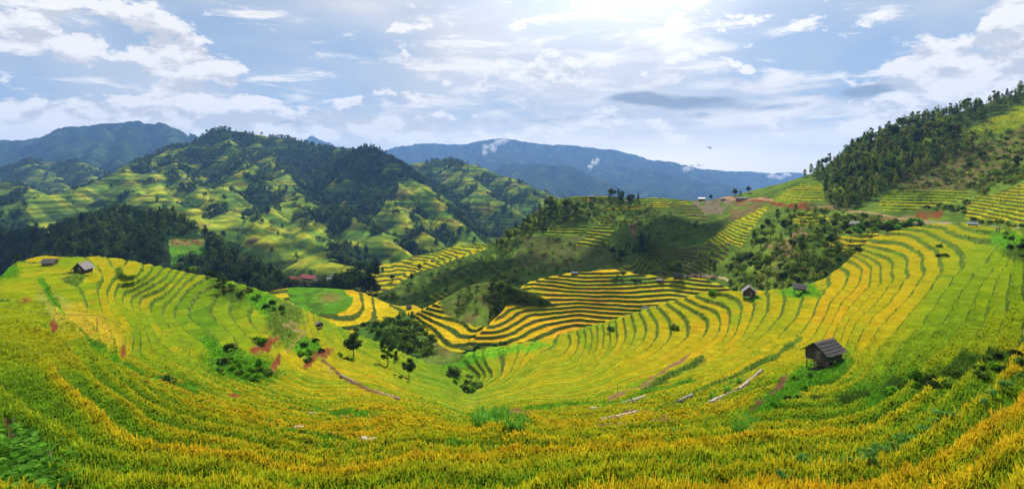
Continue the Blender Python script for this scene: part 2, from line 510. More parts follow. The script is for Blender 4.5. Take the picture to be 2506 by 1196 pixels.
# ---------------------------------------------------------------- the near amphitheatre of rice
top0 = smooth_polyline([(-400, 760), (-100, 700), (0, 677), (25, 655), (60, 636), (110, 629), (180, 627), (260, 631), (300, 637), (380, 652), (450, 667), (520, 680), (580, 694), (650, 716), (720, 748), (760, 766), (850, 813),
                        (950, 853), (1030, 888), (1075, 892), (1110, 880), (1180, 858), (1260, 846), (1320, 838), (1400, 815), (1500, 786), (1600, 752), (1680, 728), (1730, 717), (1800, 714), (1900, 712), (1960, 703), (2000, 692),
                        (2040, 668), (2075, 640), (2100, 612), (2130, 584), (2200, 562), (2300, 546), (2400, 549), (2506, 562), (2900, 600)], 10)
bot0 = lambda x: 1330 + 0 * x
c0 = [(1253, 1196, 24), (1253, 1330, 16.5), (600, 1196, 24), (600, 1330, 16.5), (0, 1196, 21), (0, 1330, 15), (-300, 1196, 19), (1700, 1196, 22), (1900, 1196, 20.7), (2506, 1196, 15), (2506, 1330, 11.5), (1900, 1330, 14.5), (2800, 1196, 13),
      (1253, 1040, 45), (0, 1000, 33), (274, 1107, 29.5), (0, 897, 43), (300, 960, 46), (600, 1040, 45), (900, 1080, 42), (900, 980, 66), (600, 920, 78), (0, 800, 60), (-300, 800, 56), (-300, 1000, 31),
      (100, 700, 98), (0, 690, 104), (-300, 740, 95), (205, 672, 115), (180, 628, 150), (100, 632, 150), (300, 640, 150), (320, 665, 127), (258, 690, 114), (265, 760, 89), (300, 830, 73), (365, 672, 134.5), (290, 700, 120), (285, 720, 111), (330, 800, 86.7), (330, 865, 73), (410, 700, 133), (350, 725, 121), (345, 750, 111), (390, 830, 88), (480, 900, 74), (450, 720, 134.6), (430, 760, 117.8), (470, 820, 99), (540, 880, 85.7), (560, 740, 136), (520, 790, 113), (560, 830, 101), (620, 800, 117), (450, 670, 153), (560, 696, 152), (650, 718, 152),
      (660, 840, 104), (850, 815, 148), (865, 870, 122), (950, 856, 148), (1000, 925, 118), (1060, 900, 152), (1110, 884, 158), (1150, 955, 132), (1150, 912, 149), (1200, 895, 147), (1110, 925, 142), (1180, 861, 160), (1320, 841, 158), (1300, 900, 134), (1250, 965, 105), (1400, 930, 112), (1500, 790, 155), (1500, 860, 128),
      (1600, 756, 155), (1600, 900, 100), (1730, 720, 155), (1750, 800, 128), (1835, 725, 148), (1850, 850, 95), (1958, 715, 142), (2030, 690, 150), (2000, 780, 110), (2100, 650, 168), (2130, 590, 196), (2200, 585, 198), (2300, 548, 214), (2300, 620, 155), (2200, 700, 120), (2100, 800, 88),
      (2018, 905, 70), (2400, 552, 190), (2506, 565, 148), (2506, 650, 82), (2450, 600, 150), (2400, 680, 98), (2300, 750, 84), (2506, 750, 55), (2800, 750, 44), (2800, 600, 105), (2506, 900, 35.5), (2506, 1000, 27), (2300, 900, 47), (2200, 950, 46), (2300, 1050, 29), (2100, 1100, 30), (2800, 1000, 23),
      (1253, 1000, 66), (1500, 1000, 62), (1500, 1080, 37), (1700, 1100, 32), (1750, 980, 60), (1900, 980, 52), (1000, 1030, 50), (1100, 975, 92), (760, 940, 82), (300, 900, 60)]
L0 = Sheet(-260, 2770, 1700, top0, bot0, 620, c0, 0.80, reg=3e-4)
X, Y, PX, PY = L0.X, L0.Y, L0.PX, L0.PY
def q_near(Z):
    """low broad terraces close by, narrower and steeper ones further down"""
    h = -Z; x = np.clip(h - 20, 0, 6)
    q = -(np.minimum(h, 20) * .70 + .70 * x + .48 * x * x / 12 + np.maximum(h - 26, 0) * 1.18)
    return q, 1 / (.70 + .48 * x / 6)


n0, u0, g0 = L0.terrace(1.06, 0.28, None, 0.7, 50.0, 2, qfun=q_near)
L0.Z += 0.10 * fbm(X / 1.1, Y / 1.1, 3, 41) + 0.35 * fbm(X / 9, Y / 9, 2, 43)
# ripeness of the rice, region by region
ripe = TPS([(0, 1050), (200, 1180), (100, 850), (300, 1000), (500, 1100), (150, 720), (300, 660), (400, 700), (150, 640), (400, 780), (560, 780), (500, 850), (620, 760), (700, 760), (850, 850), (1000, 900), (1100, 940),
            (800, 900), (920, 930), (1000, 960), (1250, 975), (1150, 1000), (900, 1060), (1200, 1080), (600, 1000), (800, 1000), (1250, 1180), (1500, 1180), (1000, 1150), (1700, 1150), (1600, 1050), (1750, 1000), (1850, 960), (2000, 1150), (2300, 1100), (2480, 950),
            (2480, 1150), (2200, 900), (2350, 820), (2480, 750), (2300, 720), (2450, 620), (2200, 640), (2250, 580), (2330, 600), (2200, 740), (2050, 760), (1900, 740), (1800, 760), (1650, 800), (1750, 860), (1600, 870), (1500, 820), (1350, 870), (1200, 890), (1130, 890), (1450, 940), (1250, 920), (1900, 850), (2050, 950), (2000, 850)],
           [.16, .26, .42, .55, .60, .50, .42, .34, .50, .24, .20, .24, .24, .38, .30, .26, .20,
            .74, .74, .66, .66, .58, .78, .74, .70, .52, .48, .50, .44, .46, .60, .48, .50, .60, .52, .74,
            .42, .26, .24, .32, .30, .28, .48, .52, .60, .66, .66, .56, .52, .52, .66, .58, .44, .52, .46, .14, .58, .56, .50, .24, .62], 0.02)
m = coarse(ripe, PX, PY); m = .42 + (m - .42) * (.80 - .30 * sstep(930, 980, PY))
s_along = fbm(X / 26, Y / 26, 2, 77) * 4
plot = rnd(n0 * 31 + np.floor(s_along + n0 * 0.37) * 7)
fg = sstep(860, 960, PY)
m = m - .07 - .17 * fg - .46 * (sstep(.02, .46, u0) - .5) * fg + (plot - 0.5) * (0.18 - .10 * fg) * (1 - .5 * sstep(2050, 2200, PX)) + (rnd(n0 * 13 + 5) - .5) * .22 * (1 - fg) + (.10 - .05 * fg) * fbm(X / 6, Y / 6, 3, 9)  # near rice greener inside, yellower at the edge: terrace shade put into the colour
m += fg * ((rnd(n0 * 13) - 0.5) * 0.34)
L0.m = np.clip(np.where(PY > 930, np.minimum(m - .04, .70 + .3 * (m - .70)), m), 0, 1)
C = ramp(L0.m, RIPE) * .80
rcol = mixc(np.broadcast_to(np.array(RISER), C.shape).copy(), GRASS, sstep(-.1, .5, fbm(X / 8, Y / 8, 3, 12)))
rcol = mixc(rcol, (.16, .12, .05), 0.6 * sstep(.15, .5, fbm(X / 5, Y / 2, 3, 19)))
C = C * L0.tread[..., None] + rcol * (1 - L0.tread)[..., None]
rice = L0.tread.copy()
# grassy, bare and stony places (px, py, rx, ry, tilt, colour, rice kept)
wx = PX + 16 * fbm(PX / 40, PY / 26, 3, 31) + 5 * fbm(PX / 9, PY / 7, 2, 32); wy = PY + 12 * fbm(PX / 40, PY / 26, 3, 33) + 4 * fbm(PX / 9, PY / 7, 2, 34)


def patch(px, py, rx, ry, ang, col, keep, soft=0.35):
    global C, rice
    a = math.radians(ang); dx = wx - px; dy = wy - py
    u = (dx * math.cos(a) + dy * math.sin(a)) / rx; v = (-dx * math.sin(a) + dy * math.cos(a)) / ry
    k = 1 - sstep(1 - soft, 1 + soft, np.hypot(u, v))
    C = mixc(C, col, k); rice = rice * (1 - k * (1 - keep))


def streak_line(pts, wd, col, keep, soft=0.5):
    global C, rice
    d = distline(wx * .35 + PX * .65, wy * .35 + PY * .65, pts)
    k = 1 - sstep(wd * (1 - soft), wd * (1 + soft), d)
    C = mixc(C, col, k); rice = rice * (1 - k * (1 - keep))


patch(2012, 903, 62, 26, -10, LUSH, 0); patch(590, 900, 95, 38, 10, LUSH, 0); patch(540, 860, 60, 20, 35, LUSH, 0.2); patch(650, 745, 60, 24, 35, LUSH, 0); patch(560, 715, 50, 18, 30, (.07, .13, .015), 0)
patch(700, 780, 40, 60, 20, (.10, .16, .02), .1); patch(750, 850, 40, 24, 20, LUSH, 0.1)
patch(2000, 915, 90, 34, -28, LUSH, 0); patch(1900, 985, 80, 30, -32, LUSH, 0); patch(2130, 975, 70, 26, -10, LUSH, 0.1); patch(2360, 900, 90, 22, -18, (.07, .14, .015), 0)
patch(2470, 590, 50, 22, 10, LUSH, 0); patch(2490, 620, 40, 20, 10, (.06, .11, .015), 0); patch(1960, 712, 55, 15, 0, LUSH, .3); patch(1840, 728, 26, 9, 0, LUSH, 0)
patch(20, 1150, 120, 95, 35, (.07, .17, .012), 0); patch(0, 668, 50, 22, -10, LUSH, 0); patch(1130, 885, 60, 14, -12, LUSH, .3); patch(1240, 858, 110, 10, -8, (.13, .30, .012), .5)
patch(1220, 1030, 75, 14, 8, LUSH, 0); patch(850, 1015, 90, 10, 4, LUSH, .1); patch(760, 1080, 150, 9, 7, LUSH, .2); patch(1150, 1105, 90, 10, 2, LUSH, .2)
patch(140, 755, 60, 30, 40, (.20, .23, .03), .4); patch(220, 800, 90, 36, 25, (.33, .24, .02), .6)
for a in [(655, 842, 38, 9, -38, REDSOIL, 0), (628, 858, 14, 9, 0, REDSOIL, 0), (760, 885, 20, 11, -40, REDSOIL, 0), (790, 862, 26, 9, -10, REDSOIL, 0), (675, 892, 10, 22, 10, REDSOIL, 0), (62, 738, 14, 9, -45, REDSOIL, 0),
          (132, 795, 9, 12, 20, REDSOIL, 0), (305, 862, 8, 16, -35, REDSOIL, 0), (1588, 950, 20, 12, -40, BROWN, 0), (1905, 945, 34, 9, -45, (.10, .05, .028), 0), (1850, 1005, 24, 6, -45, (.10, .05, .028), 0), (2010, 902, 26, 8, 0, (.11, .075, .04), 0),
          (730, 800, 30, 4, 35, (.20, .15, .05), 0), (560, 968, 26, 5, 15, REDSOIL, 0), (1260, 1010, 50, 4, 0, SOIL, 0), (20, 1050, 30, 9, 52, SOIL, 0), (55, 1085, 26, 9, 50, SOIL, 0), (2060, 625, 16, 5, 30, SOIL, 0)]: patch(*a)
streak_line([(790, 880), (830, 920), (900, 955), (975, 978)], 4, SOIL, 0); streak_line([(1490, 978), (1560, 950), (1620, 910), (1690, 870)], 3, (.18, .10, .05), 0)
streak_line([(1510, 1012), (1600, 1010), (1650, 1035), (1560, 1045), (1400, 1052)], 3, SOIL, .1); streak_line([(690, 790), (740, 820), (700, 860)], 3, (.22, .15, .06), 0.2); streak_line([(100, 690), (150, 760), (240, 850), (330, 910), (480, 960)], 6, LUSH, .25)
streak_line([(1620, 1000), (1690, 975), (1740, 945), (1880, 880), (1960, 830)], 5, (.10, .17, .02), .2); streak_line([(1580, 960), (1640, 920), (1720, 880)], 8, (.09, .15, .02), .1); streak_line([(1290, 1000), (1500, 985), (1700, 930)], 4, LUSH, .3)
streak_line([(1950, 1170), (2060, 1165), (2180, 1120), (2330, 1040), (2440, 960), (2506, 920)], 7, (.08, .19, .03), .3); streak_line([(1990, 985), (2080, 985), (2200, 940), (2300, 930), (2506, 850)], 9, (.06, .12, .014), 0)
streak_line([(660, 1040), (760, 1085), (860, 1130), (960, 1150)], 6, LUSH, .3); streak_line([(330, 1090), (500, 1170), (560, 1210)], 5, LUSH, .4)
L0.C = mottle(C, X, Y, 2.5, .35, 3); L0.rice = rice
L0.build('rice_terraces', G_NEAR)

# ---------------------------------------------------------------- mound, knoll and yellow terraces across the gully
top2a = smooth_polyline([(1080, 885), (1130, 852), (1172, 818), (1205, 790), (1240, 752), (1280, 698), (1330, 682), (1400, 669), (1500, 661), (1560, 672), (1640, 681), (1720, 684), (1780, 704), (1830, 735), (1900, 790)], 10)
L2a = Sheet(1080, 1900, 560, top2a, lambda x: 905 + 0 * x, 330, [(1500, 663, 228), (1300, 700, 222), (1400, 672, 226), (1175, 815, 174), (1770, 705, 214), (1640, 684, 226), (1400, 780, 197), (1500, 800, 192), (1210, 800, 178), (1300, 780, 194), (1600, 750, 204), (1150, 870, 162), (1700, 730, 206), (1880, 790, 200), (1300, 860, 168), (1600, 860, 182), (1100, 880, 160), (1330, 735, 207), (1480, 720, 211)], reg=1e-4)
X, Y, PX, PY = L2a.X, L2a.Y, L2a.PX, L2a.PY
n, u, g = L2a.terrace(1.02, 0.36, None, 0.95, 34, 8)
m = np.clip(.62 + (rnd(n * 17) - .5) * .2 + .22 * fbm(X / 14, Y / 14, 3, 5) + np.where(PX > 1560, -.06, .04), .35, .85)
C = ramp(m, RIPE); rc = mixc(np.broadcast_to(np.array((.070, .110, .018)), C.shape).copy(), (.10, .08, .03), sstep(0, .5, fbm(X / 7, Y / 7, 3, 6)))
C = C * L2a.tread[..., None] + rc * (1 - L2a.tread)[..., None]
k = np.clip(1 - np.hypot((PX - 1540) / 62, (PY - 686) / 13), 0, 1); C = mixc(C, (.11, .17, .03), sstep(0, .3, k + .15 * fbm(X / 5, Y / 5, 2, 3)) * (k > 0))
k = sstep(836, 850, PY + 6 * fbm(PX / 20, PY / 20, 2, 8)); C = mixc(C, SCRUB, k)
L2a.C = mottle(C, X, Y, 3, .25, 3); L2a.build('rice_terraces', G_MID)

top2b = smooth_polyline([(940, 830), (985, 790), (1012, 770), (1045, 754), (1085, 735), (1130, 709), (1170, 696), (1205, 691), (1250, 700), (1300, 717), (1340, 735), (1360, 750), (1400, 800)], 8)
L2b = Sheet(940, 1400, 330, top2b, lambda x: 900 + 0 * x, 260, [(1205, 694, 210), (1130, 712, 208), (1080, 740, 204), (1350, 748, 203), (1012, 775, 203), (1035, 755, 204), (1170, 797, 180), (1210, 790, 192), (1200, 750, 198), (1110, 850, 166), (1050, 812, 184), (1300, 775, 204), (1250, 790, 200), (1140, 780, 190), (1000, 850, 172), (1280, 740, 204), (1200, 840, 178), (1380, 840, 200), (950, 880, 160)], reg=1e-4, rough=.5)
X, Y, PX, PY = L2b.X, L2b.Y, L2b.PX, L2b.PY
tp = inpoly(PX + 3 * fbm(PX / 12, PY / 12, 2, 1), PY, [(995, 775), (1030, 750), (1076, 735), (1080, 757), (1094, 772), (1125, 787), (1165, 799), (1230, 800), (1230, 830), (1180, 850), (1130, 864), (1100, 858), (1075, 842), (1045, 820), (1015, 795)])
n, u, g = L2b.terrace(1.0, 0.42, tp.astype(float), 0.3, 40, 4)
C = ramp(np.clip(.55 + .2 * (rnd(n) - .5), 0, 1), RIPE); C = C * L2b.tread[..., None] + np.array((.055, .085, .016)) * (1 - L2b.tread)[..., None]
base = mixc(np.broadcast_to(np.array((.105, .160, .024)), C.shape).copy(), (.130, .120, .035), sstep(-.1, .4, fbm(X / 6, Y / 6, 3, 6)))
base = mixc(base, SCRUB, sstep(1190, 1230, PX)); base = mixc(base, SCRUB, (PX < 1010) * 1.0)
C = np.where(tp[..., None], C, base)
L2b.C = mottle(C, X, Y, 2.5, .4, 3); L2b.build('hill', G_MID)

top2c = smooth_polyline([(560, 760), (620, 730), (655, 716), (690, 708), (725, 705), (780, 706), (830, 709), (880, 716), (930, 736), (975, 753), (1015, 750), (1060, 770), (1110, 830)], 8)
L2c = Sheet(560, 1110, 400, top2c, lambda x: 900 + 0 * x, 260, [(720, 706, 232), (830, 710, 234), (650, 720, 222), (930, 738, 226), (1000, 753, 218), (760, 770, 196), (850, 790, 186), (950, 800, 184), (1000, 830, 174), (700, 800, 185), (900, 870, 168), (1080, 860, 172), (600, 800, 190), (880, 750, 208)], reg=1e-4)
X, Y, PX, PY = L2c.X, L2c.Y, L2c.PX, L2c.PY
gm = inpoly(PX + 5 * fbm(PX / 15, PY / 15, 2, 1), PY + 4 * fbm(PX / 15, PY / 15, 2, 2), [(700, 700), (830, 700), (862, 728), (860, 748), (830, 768), (760, 770), (710, 740)])
sc = inpoly(PX + 5 * fbm(PX / 15, PY / 15, 2, 5), PY + 6 * fbm(PX / 15, PY / 15, 2, 6), [(880, 800), (960, 780), (1010, 765), (1120, 800), (1120, 910), (800, 910), (850, 830)])
n, u, g = L2c.terrace(1.15, 0.35, np.where(gm | sc, 0.0, 1.0), 0.7, 40, 14)
C = ramp(np.clip(.62 + .25 * (rnd(n * 3) - .5) + .15 * fbm(X / 10, Y / 10, 2, 4), 0, 1), RIPE)
C = C * L2c.tread[..., None] + np.array((.06, .09, .016)) * (1 - L2c.tread)[..., None]
gcol = mixc(mixc(np.broadcast_to(np.array(LUSH), C.shape).copy(), (.055, .12, .016), sstep(-.1, .35, fbm(X / 9, Y / 9, 4, 91)))  * .85, (.19, .13, .04), np.exp(-(((PX - 808) / 28) ** 2 + ((PY - 728) / 11) ** 2)) * .9)
C = np.where(gm[..., None], gcol, C); C = np.where(sc[..., None], np.array((.060, .120, .018)), C)
L2c.C = mottle(C, X, Y, 3, .3, 3); L2c.build('hill', G_MID)

# ---------------------------------------------------------------- big right hill and the middle hill
top1 = smooth_polyline([(760, 800), (840, 730), (870, 690), (890, 662), (950, 645), (1010, 630), (1080, 611), (1150, 599), (1190, 597), (1230, 586), (1262, 560), (1300, 526), (1340, 498), (1380, 482), (1420, 477), (1500, 481), (1560, 487), (1640, 487), (1750, 489), (1800, 481), (1840, 470),
                        (1900, 452), (1960, 432), (2000, 420), (2050, 390), (2100, 356), (2200, 312), (2300, 284), (2400, 259), (2506, 226), (2900, 110)], 10)
bot1 = smooth_polyline([(760, 860), (1000, 800), (1180, 790), (1300, 760), (1500, 720), (1700, 740), (1850, 780), (2000, 760), (2100, 680), (2200, 630), (2300, 600), (2506, 610), (2900, 640)], 20)
c1 = [(2440, 480, 232), (2506, 545, 166), (2506, 450, 225), (2900, 560, 120), (2506, 400, 262), (2900, 300, 220), (2300, 500, 268), (2300, 545, 225), (2200, 485, 285), (2250, 560, 222), (2400, 552, 202), (2400, 310, 370), (2506, 240, 400), (2200, 400, 345), (2100, 400, 365), (2300, 420, 315), (2200, 320, 420), (2000, 430, 430), (2050, 520, 300), (1990, 535, 280), (1960, 480, 350), (1920, 590, 240), (2090, 650, 205), (2080, 600, 212), (2100, 565, 235), (1900, 690, 202), (1800, 690, 222), (1840, 640, 240), (1750, 650, 262), (1700, 690, 262),
      (1650, 600, 305), (1550, 640, 292), (1730, 595, 315), (1850, 520, 350), (1790, 560, 320), (1815, 485, 450), (1600, 490, 485), (1450, 480, 480), (1380, 484, 470), (1250, 580, 430), (1300, 640, 368), (1550, 550, 420), (1600, 630, 352), (1700, 530, 430), (1000, 660, 400), (1100, 620, 432), (880, 675, 385), (900, 720, 342), (1100, 700, 328), (1300, 680, 330), (1450, 670, 320), (1180, 680, 316), (1400, 590, 400), (1190, 600, 445), (1480, 580, 392), (1200, 760, 290), (900, 790, 320), (1600, 700, 265), (1860, 480, 430)]
L1 = Sheet(760, 2900, 1250, top1, bot1, 400, c1, reg=2e-4)
X, Y, PX, PY = L1.X, L1.Y, L1.PX, L1.PY
L1.Z += 2.6 * fbm(X / 38, Y / 38, 4, 3) + .5 * fbm(X / 7, Y / 7, 3, 13)
jx = PX + 5 * fbm(PX / 22, PY / 16, 3, 51); jy = PY + 4 * fbm(PX / 22, PY / 16, 3, 52)
base = mixc(np.broadcast_to(np.array((.066, .115, .018)), PX.shape + (3,)).copy(), (.115, .175, .022), sstep(-.25, .35, fbm(X / 22, Y / 22, 4, 6)))
base = mixc(base, (.12, .085, .035), .55 * sstep(.1, .5, fbm(X / 30, Y / 18, 4, 16))); base = mixc(base, (.052, .085, .017), .8 * inpoly(jx, jy, [(1480, 505), (1640, 500), (1760, 535), (1780, 560), (1690, 600), (1500, 660), (1500, 600), (1560, 545)]))  # scrubby hollow of the middle hill darkened, its shade put into the ground colour
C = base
for poly, col in [([(1690, 489), (1795, 487), (1765, 525), (1718, 527)], (.17, .125, .09)), ([(1790, 488), (1880, 488), (1835, 540), (1780, 540)], (.155, .105, .045)), ([(1830, 650), (1880, 615), (1920, 640), (1850, 690)], (.17, .22, .03)), ([(1870, 605), (1960, 556), (1985, 580), (1935, 625)], (.19, .12, .055)),
                  ([(2180, 420), (2290, 385), (2440, 345), (2506, 300), (2506, 430), (2400, 462), (2190, 466), (2168, 450)], (.105, .080, .032)), ([(1240, 655), (1290, 580), (1400, 588), (1510, 602), (1495, 657)], (.085, .088, .026)),
                  ([(1290, 515), (1380, 482), (1470, 482), (1420, 540), (1330, 560)], (.10, .15, .022)), ([(1860, 490), (1980, 498), (1985, 510), (1930, 510)], REDSOIL), ([(2235, 535), (2250, 518), (2310, 520), (2300, 538)], REDSOIL), ([(2100, 545), (2130, 530), (2240, 530), (2235, 545)], (.19, .12, .05)),
                  ([(1410, 484), (1470, 483), (1480, 489), (1420, 492)], REDSOIL), ([(1540, 560), (1555, 535), (1566, 540), (1556, 590)], (.20, .10, .05)), ([(1800, 486), (1880, 486), (1890, 496), (1800, 492)], REDSOIL), ([(2400, 460), (2506, 385), (2506, 450), (2420, 478)], (.12, .19, .025)), ([(1090, 640), (1250, 600), (1250, 660), (900, 730), (1000, 680)], (.040, .070, .015))]:
    C = mixc(C, col, inpoly(jx, jy, poly) * .9 * sstep(-.30, .02, fbm(PX / 16, PY / 9, 4, 71)))
TER = [([(2345, 335), (2400, 305), (2506, 255), (2720, 200), (2720, 290), (2506, 308), (2420, 332)], 1.5, .22, .30), ([(2150, 492), (2190, 466), (2378, 466), (2372, 490), (2300, 508), (2240, 515), (2165, 518)], 1.3, .26, .30), ([(2365, 505), (2390, 485), (2460, 470), (2506, 447), (2760, 380), (2760, 545), (2506, 540), (2360, 535)], 1.2, .32, .42),
       ([(1890, 490), (1930, 462), (1962, 450), (2012, 444), (2022, 490), (1980, 497)], 1.45, .26, .30), ([(1940, 542), (1962, 524), (1982, 515), (2030, 530), (2032, 548), (1960, 554)], 1.25, .30, .42), ([(1720, 595), (1790, 545), (1872, 500), (1882, 506), (1850, 548), (1815, 602)], 1.15, .30, .42), ([(1510, 662), (1600, 610), (1700, 595), (1790, 600), (1772, 642), (1700, 688), (1600, 680)], 1.5, .34, .16),
       ([(1408, 598), (1440, 565), (1490, 535), (1505, 560), (1482, 600)], 1.8, .32, .36), ([(1325, 576), (1360, 555), (1440, 552), (1420, 573)], 1.7, .36, .30), ([(1540, 516), (1600, 497), (1680, 490), (1692, 500), (1570, 511)], 1.5, .3, .42), ([(1472, 508), (1560, 504), (1568, 512), (1480, 516)], 1.5, .25, .62),
       ([(870, 690), (895, 655), (990, 635), (1060, 618), (1130, 600), (1192, 598), (1185, 612), (1100, 642), (1020, 668), (950, 712), (905, 722)], 1.15, .46, .46), ([(1050, 722), (1110, 715), (1135, 722), (1060, 742)], 1.4, .4, .3), ([(1640, 500), (1700, 500), (1742, 540), (1685, 538)], 1.8, .4, .12), ([(2005, 604), (2050, 584), (2150, 566), (2140, 630), (2080, 624)], 1.3, .34, .55), ([(1380, 478), (1600, 484), (1640, 488), (1600, 494), (1470, 490)], 1.6, .3, .28)]
terr = np.zeros(PX.shape)
for i, (poly, st, rf, rp) in enumerate(TER):
    mk = inpoly(jx, jy, poly)
    z0 = L1.Z.copy(); L1.Z0 = L1.Z
    n, u, g = L1.terrace(st, rf, mk.astype(float), .35, 60, 20 + i)
    t = ramp(np.clip(rp + .16 * (rnd(n * 5 + i) - .5) + .1 * fbm(X / 20, Y / 20, 2, i), 0, 1), RIPE)
    rr = np.array((.062, .095, .018)) if rp > .2 else np.array((.080, .070, .030))
    if rp <= .2: t = t * .6
    tr = 1 - sstep(.02, .25, g)
    C = np.where(mk[..., None], t * tr[..., None] + rr * (1 - tr)[..., None], C); terr = np.maximum(terr, mk)
for pts, wd, col in [([(1870, 488), (1925, 503), (1985, 508)], 3, REDSOIL), ([(2240, 544), (2330, 546), (2420, 553), (2506, 563), (2900, 600)], 3.0, PATHC), ([(1985, 508), (2060, 512), (2140, 520), (2230, 543)], 2.0, (.28, .18, .1)), ([(1760, 487), (1830, 485), (1890, 490)], 2.5, (.34, .19, .11)), ([(1675, 678), (1750, 675), (1780, 685)], 3, (.36, .26, .14)), ([(1640, 655), (1700, 640)], 1.2, (.3, .2, .1))]:
    C = mixc(C, col, 1 - sstep(wd * .6, wd * 1.4, distline(PX, PY, pts)))
FORPOLY = [(1990, 440), (2050, 392), (2100, 352), (2200, 308), (2300, 280), (2400, 255), (2506, 222), (2760, 150), (2760, 190), (2506, 250), (2400, 302), (2342, 335), (2310, 375), (2250, 400), (2180, 422), (2165, 470), (2060, 520), (2020, 495), (2015, 450)]
C = mixc(C, (.045, .07, .016), inpoly(jx, jy, FORPOLY) * .85)
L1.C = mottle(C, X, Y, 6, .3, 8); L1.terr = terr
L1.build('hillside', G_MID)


# ---------------------------------------------------------------- mountains grown from their ridge lines
class Ridges:
    def __init__(s, ridges, k=.6, r=24, floor=-140, sm=9.0, warp=(60, .30), rough=(90, .22), seed=0, gully=(60, .30), rmin=.12):
        s.seg = []; s.k = k; s.r = r; s.floor = floor; s.sm = sm; s.warp = warp; s.rough = rough; s.seed = seed; s.gully = gully; s.rmin = rmin
        for rd in ridges:
            q = [P(*p[:3]) for p in rd]
            s.seg.append([(a, b) for a, b in zip(q[:-1], q[1:])])
    def __call__(s, X, Y):
        wl, wa = s.warp
        x = X + wl * wa * fbm(X / wl, Y / wl, 3, s.seed); y = Y + wl * wa * fbm(X / wl, Y / wl, 3, s.seed + 50)
        acc = np.zeros(X.shape); best = np.full(X.shape, -1e9); dmin = np.full(X.shape, 1e9)
        gw, ga = s.gully
        for ri, segs in enumerate(s.seg):
            zr = np.full(X.shape, -1e9); dr = np.full(X.shape, 1e9); sr = np.zeros(X.shape); run = 0.0
            for (a, b) in segs:
                dx, dy = b[0] - a[0], b[1] - a[1]; ln = math.hypot(dx, dy)
                t = np.clip(((x - a[0]) * dx + (y - a[1]) * dy) / (ln * ln + 1e-6), 0, 1)
                ex, ey = x - a[0] - t * dx, y - a[1] - t * dy
                d = np.hypot(ex, ey)
                z = a[2] + (b[2] - a[2]) * t - s.k * (np.sqrt(d * d + s.r ** 2) - s.r)
                up = z > zr
                side = np.where(dx * ey - dy * ex > 0, 1.0, -1.0)
                zr = np.where(up, z, zr); dr = np.where(up, d, dr); sr = np.where(up, run + ln * t + 5000 * side, sr); run += ln
            # side gullies cut down the flanks, deepening away from the crest
            cut = np.abs(vnoise(sr / gw + .25 * fbm(X / gw, Y / gw, 2, 7), dr / (gw * 5), s.seed + ri * 3)) * 1.3 + .45 * np.abs(vnoise(sr / (gw * .37) + .3 * fbm(X / gw * 2, Y / gw * 2, 2, 8), dr / (gw * 3), s.seed + ri * 3 + 1))
            zr = zr + ga * np.minimum(dr, gw * 1.8) * (np.minimum(cut, .85) - .8)
            new = np.maximum(best, zr)
            acc = acc * np.exp((best - new) / s.sm) + np.exp((zr - new) / s.sm); best = new
            dmin = np.minimum(dmin, dr)
        z = best + s.sm * np.log(acc) * .6
        rl, ra = s.rough
        amp = np.clip(dmin / (rl * .8), s.rmin, 1)
        z = z + ra * rl * amp * (ridged(X / rl, Y / rl, 5, s.seed + 9) - .75)
        z = z + ra * rl * .12 * fbm(X / (rl * .16), Y / (rl * .16), 3, s.seed + 19)
        fl = s.floor + 6 * fbm(X / 120, Y / 120, 3, s.seed)
        s.d = dmin
        return np.where(z > fl, z, fl + (z - fl) * .02)


def mountain(name, field, px0, px1, nc, D0, D1, nr, colour, mat=G_FAR, power=1.0):
    c = np.linspace(px0, px1, nc); r = D0 * (D1 / D0) ** np.linspace(0, 1, nr)
    PXg, D = np.meshgrid(c, r)
    Xg = (PXg - CX) / F * D; Yg = D
    Z = field(Xg, Yg)
    i = np.arange((nr - 1) * nc).reshape(nr - 1, nc)[:, :-1].ravel()
    Fc = np.stack([i, i + 1, i + nc + 1, i + nc], -1)
    gy, gx = np.gradient(Z); sl = np.hypot(gx / (np.gradient(Xg, axis=1) + 1e-6), gy / (np.gradient(Yg, axis=0) + 1e-6))
    Cg, aux = colour(Xg, Yg, Z, sl, field.d, PXg, HY - F * Z / Yg)
    o = mesh_np(name, np.stack([Xg, Yg, Z], -1).reshape(-1, 3), Fc, mat, np.clip(Cg.reshape(-1, 3), .004, 1))
    tag(o, kind='structure')
    return dict(X=Xg, Y=Yg, Z=Z, aux=aux, sl=sl, PX=PXg, PY=HY - F * Z / Yg, o=o)


def spurs(sky, every, drop, dd, seed, jit=40):
    """side ridges running down from a crest towards the valley"""
    rr = random.Random(seed); out = []
    f = np.array(sky, float); x = f[0, 0]
    while x < f[-1, 0]:
        y = np.interp(x, f[:, 0], f[:, 1]); d = np.interp(x, f[:, 0], f[:, 2]); sx = rr.uniform(-jit, jit) * 1.6
        l = rr.uniform(.7, 1.25); p = [(x, y + 2, d)]
        for k in (1, 2, 3): p.append((x + sx * k / 3 * l + rr.uniform(-12, 12), y + drop * l * (k / 3) ** .8, d * (1 - dd * l * k / 3)))
        out.append(p); x += every * rr.uniform(.7, 1.3)
    return out


def col_far(X, Y, Z, sl, d, px, py):
    n = fbm(X / 160, Y / 160, 4, 3)
    C = ramp(np.clip(.45 + n, 0, 1), [(0, (.011, .026, .010)), (.5, (.022, .048, .015)), (1, (.065, .090, .027))])
    return C, n


